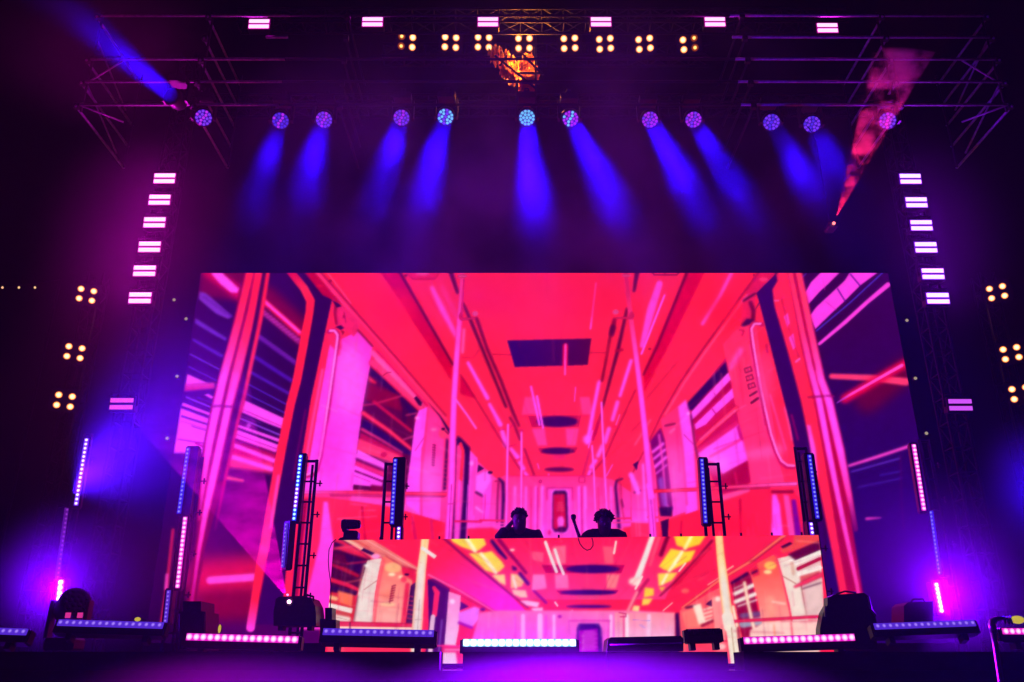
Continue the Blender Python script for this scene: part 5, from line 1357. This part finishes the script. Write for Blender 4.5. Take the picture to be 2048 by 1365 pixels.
    for s in (-1, 1):
        MB().lathe([(-.012, .004), (-.006, .011), (.006, .011), (.012, .004)], 10, org=hc + Vector((s * .032, -.080, -.028))).build('eye', M_EYE, t, True)
        MB().lathe([(-.006, .008), (0, .020), (.006, .016)], 10, axis='x', org=hc + Vector((s * .073, .0, -.03))).build('ear', M_SKIN, t, True)
    MB().tube([hc + Vector((0, -.086, -.03)), hc + Vector((0, -.108, -.062)), hc + Vector((0, -.088, -.07))], [.007, .014, .010], 8).build('nose', M_SKIN, t, True)
    MB().tube([hc + Vector((-.024, -.083, -.098)), hc + Vector((0, -.092, -.096)), hc + Vector((.024, -.083, -.098))], [.003, .006, .003], 6).build('mouth', mat('lips', (.3, .1, .09), .5), t, True)
    return t, hc


P1 = at(1040, 1015, 10.15)
HT1 = 1.05 * 1.765
p1, h1 = person((P1.x, 10.25, P1.z - HT1), 'person in dark clothes on the left behind the booth, hand raised to one ear',
            (-.112, -.13, 1.565), (-.25, -.16, 1.38), (.20, -.42, 1.16), (.29, -.12, 1.10), .07, -.01, False, 3)
P2 = at(1206, 1021, 10.1)
person((P2.x, 10.2, P2.z - 1.05 * 1.765), 'person in dark clothes with curly hair on the right behind the booth',
       (-.36, -.44, 1.30), (-.30, -.12, 1.27), (.22, -.40, 1.16), (.27, -.1, 1.09), .08, .005, True, 9)

# gooseneck microphone with its looping cable
mb_ = at(1159, 1084, 9.45)
mc = thing('microphone', mb_, 'gooseneck microphone with a ribbed black neck standing on the booth between the people', 'microphone')


def loc_(px, py, Y, o):
    return at(px, py, Y) - Vector(o.location)


neck = [loc_(1160, 1086, 9.45, mc), loc_(1158, 1072, 9.45, mc), loc_(1153, 1058, 9.45, mc), loc_(1149, 1046, 9.45, mc), loc_(1147.5, 1041, 9.45, mc)]
MB().tube(neck, [.020, .020, .018, .016, .016], 10).build('neck', M_PLASTIC, mc, True)
rb = MB()
for k in range(14):
    q = k / 13 * 3.98
    i = min(3, int(q)); c = neck[i].lerp(neck[i + 1], q - i)
    rb.lathe([(-.004, .018), (0, .023), (.004, .018)], 10, axis='z', org=c)
rb.build('rib', M_RUBBER, mc)
MB().lathe([(-.03, .014), (-.015, .026), (.012, .032), (.032, .028), (.04, .012)], 14, axis='z', org=loc_(1147, 1036, 9.45, mc)).build('capsule', M_PLASTIC, mc, True)
MB().lathe([(-.045, .06), (-.03, .06), (-.02, .02)], 16, axis='z', org=loc_(1160, 1084, 9.45, mc)).build('base', M_BLACK, mc)
cab = [(1149, 1046, 9.44), (1153, 1052, 9.42), (1156, 1062, 9.40), (1156, 1072, 9.3), (1157, 1079, 8.93), (1160, 1088, 8.92), (1166, 1096, 8.92), (1174, 1101, 8.92), (1181, 1099, 8.92), (1186, 1092, 8.92), (1186, 1084, 8.92), (1184, 1077, 8.95), (1182, 1081, 9.2)]
tag(MB().tube([at(*q) for q in cab], .0055, 6).build('microphone_cable', M_RUBBER, None, True), 'thin black cable looping down over the top edge of the booth screen', 'cable')
cab = [(672, 1079, 9.16), (664, 1086, 9.12), (658, 1100, 9.12), (656.5, 1122, 9.12), (658, 1142, 9.12), (661, 1162, 9.12), (662, 1190, 9.12), (660, 1225, 9.12)]
tag(MB().tube([at(*q) for q in cab], .005, 6).build('booth_cable', M_RUBBER, None, True), 'thin black cable bowing out from the left end of the booth screen', 'cable')

# small moving head standing on the left end of the booth
hd = at(700, 1050, 9.5)
t = thing('desk_light', (hd.x, 9.5, BZ1 - .03), 'small dark swivel light standing on the left end of the booth', 'stage light')
MB().box((.012, 0, .045), (.225, .18, .09), bev=.02).build('base', M_PLASTIC, t)
MB().prism([(-.09, .08), (.1, .08), (.11, .10), (.11, .155), (.09, .17), (-.05, .175), (-.055, .10)], -.07, .07).build('yoke_base', M_PLASTIC, t)
MB().prism([(-.07, .16), (-.02, .16), (-.02, .24), (-.045, .30), (-.09, .28), (-.092, .23)], -.06, .06).build('yoke_arm', M_PLASTIC, t)
MB().lathe([(-.10, .05), (-.08, .058), (.04, .055), (.085, .050), (.105, .036)], 18, axis='x', org=(.005, 0, .25)).build('head', M_PLASTIC, t, True)
MB().lathe([(.07, .052), (.11, .044), (.118, .02)], 18, axis='x', org=(.005, 0, .25)).build('lens', M_GLASS, t, True)

# ------------------------------------------------------------------ boxes and gear on the stage floor
def gear(name, pts_y, base_px, Y, depth, label, cat, extra=None):
    """black case; outline given as photo places at depth Y"""
    pl = [at(x, y, Y) for x, y in pts_y]
    c = Vector((sum(q.x for q in pl) / len(pl), Y, min(q.z for q in pl)))
    t = thing(name, c, label, cat)
    MB().prism([(q.x - c.x, q.z - c.z) for q in pl], 0, depth).build('body', M_CASE, t)
    for q in ((pl[0] + pl[-1]) / 2, ):
        pass
    return t, c


t, c = gear('laser_projector', [(547, 1252), (547, 1224), (552, 1198), (558, 1194), (606, 1192), (622, 1196), (630, 1212), (632, 1228), (632, 1252)], 590, 8.9, .4, 'black laser projector left of the booth firing a magenta fan up to the left', 'laser projector')
MB().tube([at(612, 1196, 8.95) - c, at(614, 1190, 8.95) - c, at(627, 1194, 8.95) - c, at(626, 1204, 8.95) - c], .012, 6).build('handle', M_TRUSS, t, True)
LA = at(578, 1204, 8.86)
MB().lathe([(-.01, .04), (0, .045), (.02, .045)], 16, org=LA - c + Vector((0, .02, 0))).build('aperture_ring', M_BLACK, t)
M_LASER = emit('laser_aperture', (1.0, .35, .75), 14.0, False)
MB().lathe([(-.02, .004), (-.008, .016), (.012, .018)], 12, org=LA - c).build('aperture', M_LASER, t, True)
MB().lathe([(-.02, .004), (-.008, .010), (.012, .011)], 12, org=at(575, 1190, 8.86) - c).build('status_lamp', emit('pink_status', (1, .25, .8), 2.0, False), t, True)
for x in (560, 618):
    MB().box(at(x, 1256, 8.95) - c + Vector((0, .08, 0)), (.05, .12, .05)).build('foot', M_BLACK, t)

t, c = gear('equipment_case', [(357, 1300), (357, 1224), (366, 1223), (366, 1203), (402, 1203), (402, 1223), (411, 1224), (411, 1300)], 380, 8.6, .4, 'stepped black equipment case left of the pink floor bar', 'equipment case')
for x in (360, 407):
    MB().tube([at(x, 1228, 8.58) - c, at(x, 1296, 8.58) - c], .010, 6).build('edge_trim', M_TRUSS, t, True)
t, c = gear('equipment_case', [(640, 1268), (640, 1238), (650, 1238), (650, 1216), (664, 1216), (664, 1240), (672, 1240), (672, 1268)], 655, 8.75, .2, 'small black box between the laser projector and the booth', 'equipment case')
MB().tube([at(653, 1240, 8.73) - c, at(661, 1240, 8.73) - c], .008, 6).build('handle', M_TRUSS, t, True)
t, c = gear('equipment_case', [(1640, 1300), (1640, 1258), (1646, 1226), (1655, 1210), (1655, 1196), (1668, 1190), (1700, 1188), (1728, 1186), (1736, 1192), (1740, 1218), (1750, 1228), (1754, 1250), (1754, 1300)], 1690, 8.7, .45, 'bulky black equipment case right of the booth under the red pole', 'equipment case')
MB().tube([at(1737, 1194, 8.68) - c, at(1742, 1218, 8.68) - c, at(1752, 1232, 8.68) - c], .010, 6).build('edge_trim', M_ALU, t, True)
MB().tube([at(1650, 1212, 8.68) - c, at(1650, 1234, 8.68) - c], .010, 6).build('handle', M_ALU, t, True)
MB().tube([at(1672, 1189, 8.75) - c, at(1690, 1183, 8.75) - c, at(1712, 1186, 8.75) - c], .010, 6).build('handle', M_TRUSS, t, True)
t, c = gear('monitor_wedge', [(1214, 1303), (1216, 1280), (1222, 1275), (1362, 1272), (1367, 1278), (1367, 1303)], 1290, 7.62, .35, 'low black monitor wedge on the stage lip right of the white bar', 'monitor speaker')
MB().tube([at(1220, 1290, 7.6) - c, at(1364, 1287, 7.6) - c], .006, 6).build('edge_trim', M_ALU, t, True)
MB().box(at(1290, 1282, 7.62) - c + Vector((0, -.006, 0)), (.5, .01, .03)).build('grille', M_BLACK, t)
t, c = gear('equipment_case', [(1808, 1262), (1808, 1212), (1816, 1205), (1866, 1203), (1868, 1262)], 1840, 8.9, .3, 'low dark box left of the glaring pink light at the far right', 'equipment case')
MB().tube([at(1822, 1205, 8.9) - c, at(1826, 1199, 8.9) - c, at(1846, 1198, 8.9) - c, at(1850, 1204, 8.9) - c], .01, 6).build('handle', M_TRUSS, t, True)

# dark moving head standing on the floor in front of the left glaring light
p = at(143, 1214, 8.8)
t = moving_head(p, Vector((.5, -.5, .35)), 'dark floor standing moving head below the glaring pink light at the far left', (M_GLASS, M_GLASS), None, 'floor standing heads', hang=False, back=M_GLASS)
M_PATCH = emit('emissive_pink_patch', lin((225, 50, 150)), .9, False)
for q in (136, 160):
    MB().box(at(q, 1231, 8.62) - p, (.05, .012, .05)).build('pink_patch', M_PATCH, t)  # emissive pink squares on the head
# a wash light just past the right edge that fills the haze blue
p = at(2090, 985, 10.2)
t = moving_head(p, Vector((-.35, -1, -.1)), 'wash light at the right edge filling the haze with blue', (M_CELL_B, M_CELL_V), 90.0, 'floor standing heads', hang=False, spread=150)
MB().tube([(0, 0, -.4), (0, 0, STAGE - p.z)], .03, 8).build('stand_pole', M_TRUSS, t, True)
MB().box((0, 0, STAGE - p.z + .02), (.5, .5, .03)).build('stand_base', M_BLACK, t)

# ------------------------------------------------------------------ bent pole at the right, close to the camera
p0 = at(1984, 1246, 5.2)
pt = thing('bent_pole', (at(2006, 1400, 5.2).x, 5.2, 0.02), 'thin metal pole with a bent over top, lit magenta, at the right edge', 'pole')
M_POLE = mat('pink_lit_pole_steel', (.55, .53, .55), .32, .7, .15, 10)
o_ = Vector(pt.location)
foot = at(2002, 1365, 5.2)
d_ = (foot - p0)
base = Vector((p0.x + d_.x * (p0.z - .02) / -d_.z, 5.2, .02))
MB().tube([base - o_, foot - o_, at(1991, 1290, 5.2) - o_, at(1986, 1262, 5.2) - o_], [.016, .016, .016, .018], 12).build('shaft', M_POLE, pt, True)
MB().tube([at(1987, 1266, 5.2) - o_, at(1984, 1250, 5.2) - o_, at(1985, 1243, 5.2) - o_, at(1992, 1238, 5.2) - o_, at(2004, 1237, 5.22) - o_, at(2016, 1240, 5.25) - o_], [.021, .021, .019, .014, .013, .012], 12).build('bent_top', M_POLE, pt, True)
for x in (2008, 2015, 2021):
    MB().tube([at(x - 2, 1234, 5.24) - o_, at(x, 1241, 5.2) - o_, at(x + 3, 1247, 5.22) - o_], [.007, .010, .007], 8).build('grip_ring', M_POLE, pt, True)
MB().lathe([(0, .18), (.02, .18), (.03, .03)], 20, axis='z', org=base - o_).build('base', M_BLACK, pt)

# tiny yellow marker lamps, glinting frame bolts and festoon bulbs
M_YEL = emit('yellow_marker', lin((205, 180, 60)), .9, False)
for x, y, rx, rz, Y, lab in ((2035, 1240, .055, .03, 6.6, 'small yellow oval lamp at the right edge above the magenta bar'), (439, 1258, .012, .04, 8.2, 'thin yellow lamp above the left end of the pink floor bar'), (275, 1239, .03, .02, 8.4, 'faint yellow lamp above the dim violet bar on the left')):
    q = at(x, y, Y)
    t = thing('marker_lamp', q, lab, 'marker lamp', 'yellow marker lamps')
    MB().lathe([(-.02, .3), (-.012, .8), (0, 1.0), (.012, .9)], 14).build('lens', M_YEL, t, True).scale = (rx, 1, rz)
    MB().box((0, .03, 0), (rx * 1.4, .03, rz * 1.4)).build('body', M_BLACK, t)
M_DOT = emit('bolt_glint', lin((180, 165, 130)), .8, False)  # frame bolts, their glint put in as emission
dots = [(348, 600), (372, 638), (354, 753), (334, 877), (1814, 641), (1831, 757), (1853, 867)]
for i, (x, y) in enumerate(dots):
    q = at(x, y, 13.6)
    lab = ('%s tiny pale frame bolt from the top, left of the video wall' % ORD[i]) if i < 4 else ('%s tiny pale frame bolt from the top, right of the video wall' % ORD[i - 4])
    t = thing('frame_bolt', q, lab, 'marker lamp', 'pale frame bolts beside the video wall')
    MB().lathe([(-.012, .012), (-.004, .028), (.01, .026)], 10).build('lens', M_DOT, t, True)
    MB().box((0, .03, 0), (.06, .04, .06)).build('body', M_BLACK, t)
M_FEST = emit('festoon_bulb_glow', (1.0, .55, .25), 1.2, False)
q = at(38, 575, 24)
t = thing('festoon_string', q, 'string of three tiny warm bulbs far off at the left edge', 'string lights')
MB().tube([at(-60, 566, 24) - q, at(5, 569, 24) - q, at(38, 569, 24) - q, at(70, 568, 24) - q, at(120, 560, 24) - q], .006, 5).build('cable', M_RUBBER, t)
for x in (5, 38, 70):
    MB().lathe([(-.05, .008), (-.03, .03), (.0, .034), (.03, .012)], 10, axis='z', org=at(x, 575, 24) - q).build('bulb', M_FEST, t, True)
for x in (-60, 120):
    pole_top = at(x, 562, 24)
    MB().tube([(pole_top.x - q.x, pole_top.y - q.y, .02 - q.z), pole_top - q], .04, 8).build('pole', M_TRUSS, t)

# ------------------------------------------------------------------ crumpled amber sheeting hung in the roof, lit by a lamp added behind it
def sheet(name, path, widths, parent, seed, Y):
    rng = random.Random(seed)
    mbx = MB()
    nU, nV = 46, 16
    pts = [at(x, y, Y) for x, y in path]
    for i in range(nU):
        q = i / (nU - 1) * (len(pts) - 1)
        k = min(len(pts) - 2, int(q)); f = q - k
        c = pts[k].lerp(pts[k + 1], f)
        w_ = widths[k] * (1 - f) + widths[k + 1] * f
        d = (pts[k + 1] - pts[k]).normalized()
        s_ = d.cross(Vector((0, 1, 0))).normalized()
        for j in range(nV):
            a = (j / (nV - 1) - .5) * w_
            mbx.v.append(tuple(c + s_ * (a + rng.uniform(-.01, .01)) + Vector((rng.uniform(-.015, .015), .09 * math.sin(i * .9 + j * 1.3) + rng.uniform(-.06, .06), rng.uniform(-.015, .015)))))
    for i in range(nU - 1):
        for j in range(nV - 1):
            if rng.random() < .16:
                continue
            a = i * nV + j
            mbx.f.append((a, a + nV, a + nV + 1, a + 1)); mbx.m.append(0)
    return part(mbx, name, M_AMBER, parent)


M_AMBER = bpy.data.materials.new('amber_plastic_sheet')
M_AMBER.use_nodes = True
nt = M_AMBER.node_tree
b = nt.nodes['Principled BSDF']
b.inputs['Base Color'].default_value = (.75, .26, .03, 1)
b.inputs['Roughness'].default_value = .22
b.inputs['Transmission Weight'].default_value = .35
tr = nt.nodes.new('ShaderNodeBsdfTranslucent')
tr.inputs['Color'].default_value = (.85, .30, .02, 1)
mx = nt.nodes.new('ShaderNodeMixShader')
mx.inputs[0].default_value = .5
nt.links.new(b.outputs[0], mx.inputs[1]); nt.links.new(tr.outputs[0], mx.inputs[2])
nt.links.new(mx.outputs[0], nt.nodes['Material Output'].inputs['Surface'])
GY = 12.6
sh = thing('plastic_sheeting', at(1050, 150, GY), 'crumpled amber plastic sheeting glowing orange among the roof bars in the middle', 'plastic sheet')
sheet('sheet_fold', [(984, 98), (1002, 118), (1022, 130), (1046, 150)], [.22, .36, .34, .30], sh, 1, GY)
sheet('sheet_fold', [(1056, 112), (1056, 130), (1058, 150), (1060, 164)], [.16, .3, .38, .3], sh, 2, GY - .1)
sheet('sheet_fold', [(1056, 160), (1055, 172), (1054, 180), (1053, 194)], [.24, .22, .34, .30], sh, 3, GY - .05)
sheet('sheet_fold', [(1052, 196), (1054, 206), (1056, 216)], [.20, .12, .08], sh, 5, GY - .05)
sheet('sheet_fold', [(1004, 140), (1020, 158), (1032, 164)], [.10, .12, .08], sh, 4, GY)
for k, (a, b_) in enumerate([((1030, 147), (1082, 147)), ((1040, 166), (1080, 167)), ((990, 112), (1070, 176)), ((1014, 112), (1000, 132)), ((1046, 110), (1086, 150)), ((1071, 96), (1072, 215)), ((1034, 165), (1034, 215))]):
    part(MB().tube([at(*a, GY - .32), at(*b_, GY - .32)], .022, 8), 'carrier_bar', M_TRUSS, sh, True)
part(MB().tube([at(1056, 205, GY - .3), (at(1056, 205, GY - .3).x, 13.4, HTZ)], .02, 6), 'carrier_bar', M_TRUSS, sh)
wl = lamp('added_sheet_lamp', sh, at(1046, 150, GY + .4) - Vector(sh.location), (0, -1, -.15), (1.0, .26, .02), 85.0, .4, .9, 110)  # added lamp without a fixture, makes the sheeting glow


# ------------------------------------------------------------------ smoke wedges shaped as the two laser fans, each lit by its own laser
def smoke_mat(name, density, scale, lo, hi, stretch=(1, 1, 1), reach=4.0):
    m = bpy.data.materials.new(name)
    m.use_nodes = True
    nt = m.node_tree
    nt.nodes.remove(nt.nodes['Principled BSDF'])
    tc = nt.nodes.new('ShaderNodeTexCoord')
    mp = nt.nodes.new('ShaderNodeMapping')
    mp.inputs['Scale'].default_value = stretch
    nt.links.new(tc.outputs['Object'], mp.inputs['Vector'])
    nz = nt.nodes.new('ShaderNodeTexNoise')
    nz.inputs['Scale'].default_value = scale
    nz.inputs['Detail'].default_value = 6
    nz.inputs['Roughness'].default_value = .62
    nt.links.new(mp.outputs[0], nz.inputs['Vector'])
    mr = nt.nodes.new('ShaderNodeMapRange')
    mr.inputs['From Min'].default_value = lo
    mr.inputs['From Max'].default_value = hi
    mr.inputs['To Min'].default_value = 0.0
    mr.inputs['To Max'].default_value = density
    nt.links.new(nz.outputs['Fac'], mr.inputs['Value'])
    pv = nt.nodes.new('ShaderNodeVolumePrincipled')
    pv.inputs['Color'].default_value = (.95, .95, .97, 1)
    pv.inputs['Density Attribute'].default_value = ''
    ln_ = nt.nodes.new('ShaderNodeVectorMath'); ln_.operation = 'LENGTH'
    nt.links.new(tc.outputs['Object'], ln_.inputs[0])
    gr = nt.nodes.new('ShaderNodeMapRange')
    gr.inputs['From Max'].default_value = 2.2; gr.inputs['To Min'].default_value = .06  # density grows outward to even out the lamp's falloff
    nt.links.new(ln_.outputs['Value'], gr.inputs['Value'])
    g2 = nt.nodes.new('ShaderNodeMath'); g2.operation = 'MULTIPLY'
    nt.links.new(gr.outputs['Result'], g2.inputs[0]); nt.links.new(mr.outputs['Result'], g2.inputs[1])
    fo = nt.nodes.new('ShaderNodeMapRange'); fo.interpolation_type = 'SMOOTHSTEP'
    fo.inputs['From Min'].default_value = reach; fo.inputs['From Max'].default_value = reach * .2
    nt.links.new(ln_.outputs['Value'], fo.inputs['Value'])
    mu = nt.nodes.new('ShaderNodeMath'); mu.operation = 'MULTIPLY'
    nt.links.new(g2.outputs[0], mu.inputs[0]); nt.links.new(fo.outputs['Result'], mu.inputs[1])
    nt.links.new(mu.outputs[0], pv.inputs['Density'])
    nt.links.new(pv.outputs[0], nt.nodes['Material Output'].inputs['Volume'])
    m.cycles.volume_step_rate = .3
    return m


def fan(name, apex, e0, e1, thick, m, label):
    """a thin closed wedge of smoke spreading from the laser"""
    apex, e0, e1 = Vector(apex), Vector(e0), Vector(e1)
    nrm = (e0 - apex).cross(e1 - apex).normalized() * thick / 2
    mid = (e0 + e1) / 2
    mid = apex + (mid - apex) * (((e0 - apex).length + (e1 - apex).length) / 2 / (mid - apex).length)
    s0 = .02
    q = [apex + (p - apex) * s0 for p in (e0, mid, e1)]
    vs = [p - nrm * s0 * 1.5 for p in q] + [p + nrm * s0 * 1.5 for p in q] + [p - nrm for p in (e0, mid, e1)] + [p + nrm for p in (e0, mid, e1)]
    fs = [(0, 1, 7, 6), (1, 2, 8, 7), (3, 9, 10, 4), (4, 10, 11, 5), (0, 3, 4, 1), (1, 4, 5, 2), (6, 7, 10, 9), (7, 8, 11, 10), (0, 6, 9, 3), (2, 5, 11, 8)]
    o = MB().add([p - apex for p in vs], fs).build(name, m)
    o.location = apex
    return tag(o, label, 'smoke', kind='stuff')


def laser_lamp(parent, apex, target, color, power, angle):
    d = bpy.data.lights.new('laser_beam', 'SPOT')
    d.color = color
    d.energy = power
    d.spot_size = math.radians(angle)
    d.spot_blend = .15
    d.shadow_soft_size = .01
    o = bpy.data.objects.new('laser_beam', d)
    COL.objects.link(o)
    o.location = apex
    o.rotation_mode = 'QUATERNION'
    o.rotation_quaternion = (Vector(target) - Vector(apex)).to_track_quat('-Z', 'Y')
    o.parent = parent
    o.matrix_parent_inverse = Matrix.Translation(-Vector(parent.location))
    return o


lp = [o for o in COL.objects if o.name == 'laser_projector'][0]
A1 = at(575, 1198, 8.70)
e0 = A1 + (at(262, 838, 8.62) - A1) * 1.35
e1 = A1 + (at(522, 910, 8.62) - A1) * 2.05
fan('smoke_fan', A1, e0, e1, .30, smoke_mat('magenta_lit_smoke', 2.0, 3.0, .30, .74, (1, 1, 2.2), 3.1), 'thin smoke wedge shaped as the magenta laser fan left of the booth')
laser_lamp(lp, A1 + (e0 + e1 - 2 * A1) * .004, (e0 + e1) / 2, (1.0, .0, .5), 1500.0, 37)

q = at(1672, 441, 11.0)
lr = thing('laser_projector', q + Vector((0, .12, 0)), 'small hanging laser with a red aperture firing a red fan up to the right', 'laser projector')
MB().box((0, .10, 0), (.15, .2, .09), bev=.02).build('body', M_PLASTIC, lr)
MB().tube([(0, .12, .04), (0, .12, 1.6), (0, .5, 2.4)], .008, 6).build('hanging_rod', M_TRUSS, lr)
MB().lathe([(-.05, .004), (-.04, .022), (-.02, .024)], 12).build('aperture', emit('red_aperture', (1.0, .16, .14), 3.0, False), lr, True)
A2 = q + Vector((0, 0, .03))
f0 = A2 + (at(1752, 100, 9.9) - A2) * 1.0
f1 = A2 + (at(1862, 110, 9.9) - A2) * 1.0
fan('smoke_fan', A2, f0, f1, .34, smoke_mat('red_lit_smoke', 2.4, 2.3, .44, .57, (1, 1, 1), 4.4), 'broken smoke wedge shaped as the red laser fan at the upper right')
laser_lamp(lr, A2 + (f0 + f1 - 2 * A2) * .004, (f0 + f1) / 2, (1.0, .012, .09), 1300.0, 25)

# ------------------------------------------------------------------ smoke banks denser than the haze, added to shape beams and glows
def smoke_bank(c, semi, density, scale, label, lo=.30, hi=.72, base=.25, seed=0.0):
    bm = bmesh.new()
    bmesh.ops.create_icosphere(bm, subdivisions=3, radius=1.0)
    me = bpy.data.meshes.new('smoke_bank')
    bm.to_mesh(me); bm.free()
    o = link('smoke_bank', me)
    o.location = c
    o.scale = semi
    m = bpy.data.materials.new('drifting_smoke')
    m.use_nodes = True
    nt = m.node_tree
    nt.nodes.remove(nt.nodes['Principled BSDF'])
    tc = nt.nodes.new('ShaderNodeTexCoord')
    ln_ = nt.nodes.new('ShaderNodeVectorMath'); ln_.operation = 'LENGTH'
    nt.links.new(tc.outputs['Object'], ln_.inputs[0])
    fo = nt.nodes.new('ShaderNodeMapRange'); fo.interpolation_type = 'SMOOTHSTEP'
    fo.inputs['From Min'].default_value = 1.0; fo.inputs['From Max'].default_value = .15
    nt.links.new(ln_.outputs['Value'], fo.inputs['Value'])
    mp = nt.nodes.new('ShaderNodeMapping')
    mp.inputs['Scale'].default_value = semi
    mp.inputs['Location'].default_value = (seed, seed * .7, 0)
    nt.links.new(tc.outputs['Object'], mp.inputs['Vector'])
    nz = nt.nodes.new('ShaderNodeTexNoise')
    nz.inputs['Scale'].default_value = scale; nz.inputs['Detail'].default_value = 3
    nt.links.new(mp.outputs[0], nz.inputs['Vector'])
    mr = nt.nodes.new('ShaderNodeMapRange')
    mr.inputs['From Min'].default_value = lo; mr.inputs['From Max'].default_value = hi
    mr.inputs['To Min'].default_value = density * base; mr.inputs['To Max'].default_value = density
    nt.links.new(nz.outputs['Fac'], mr.inputs['Value'])
    mu = nt.nodes.new('ShaderNodeMath'); mu.operation = 'MULTIPLY'
    nt.links.new(mr.outputs['Result'], mu.inputs[0]); nt.links.new(fo.outputs['Result'], mu.inputs[1])
    pv = nt.nodes.new('ShaderNodeVolumePrincipled')
    pv.inputs['Color'].default_value = (.95, .95, .97, 1)
    pv.inputs['Density Attribute'].default_value = ''
    nt.links.new(mu.outputs[0], pv.inputs['Density'])
    nt.links.new(pv.outputs[0], nt.nodes['Material Output'].inputs['Volume'])
    m.cycles.volume_step_rate = .8
    me.materials.append(m)
    return tag(o, label, 'smoke', kind='stuff')


smoke_bank(at(1060, 365, 9.7), (5.8, 3.1, 3.0), .13, .8, 'patchy smoke hanging under the roof where the blue beams cross it', lo=.43, hi=.62, base=.16, seed=3.1)
smoke_bank(at(300, 470, 11.3), (2.0, 1.3, 2.5), .05, .5, 'smoke around the left column of strobes', base=.5)
smoke_bank(at(1860, 480, 11.3), (1.5, 1.2, 2.3), .035, .5, 'smoke around the right column of strobes', base=.5, seed=5.0)
smoke_bank(at(270, 780, 10.0), (2.3, 1.1, 3.1), .10, .7, 'smoke drifting beside the bright bar at the far left', base=.5, seed=1.0)
smoke_bank(at(190, 1150, 8.9), (1.3, .6, 1.05), .30, .8, 'smoke round the glaring light at the far left', base=.6, seed=2.0)
smoke_bank(at(1860, 1130, 8.9), (1.5, .6, 1.25), .30, .8, 'smoke round the glaring light at the far right', base=.6, seed=4.0)
smoke_bank(at(430, 1120, 10.2), (.9, .6, 1.4), .10, .9, 'smoke beside the pink upright bar on the left', base=.5, seed=6.0)
smoke_bank(at(1210, 1390, 6.5), (2.0, .8, .36), .8, .9, 'low smoke added for the glow in front of the brightest floor bar', base=.6, seed=7.0)
smoke_bank(at(480, 1390, 6.5), (1.4, .8, .34), .35, .9, 'low smoke added for the glow in front of the left pink floor bar', base=.6, seed=8.0)
smoke_bank(at(2075, 980, 9.6), (.8, .5, 1.0), .35, .8, 'blue smoke at the right edge of the picture', base=.6, seed=11.0)
smoke_bank(at(210, 90, 10.2), (2.4, 1.6, 1.5), .06, .7, 'smoke in the blue beam at the top left', base=.3, seed=9.0)

# ------------------------------------------------------------------ stage haze over everything
hz = MB().box((0, 17, 8.3), (62, 50, 18.8)).build('haze', None)
hm = bpy.data.materials.new('stage_haze')
hm.use_nodes = True
nt = hm.node_tree
nt.nodes.remove(nt.nodes['Principled BSDF'])
pv = nt.nodes.new('ShaderNodeVolumePrincipled')
pv.inputs['Color'].default_value = (.92, .92, .95, 1)
pv.inputs['Density'].default_value = HAZE_DENSITY
pv.inputs['Anisotropy'].default_value = .1
pv.inputs['Density Attribute'].default_value = ''
nt.links.new(pv.outputs[0], nt.nodes['Material Output'].inputs['Volume'])
hz.data.materials.clear()
hz.data.materials.append(hm)
tag(hz, 'thin stage haze filling the air', 'haze', kind='stuff')
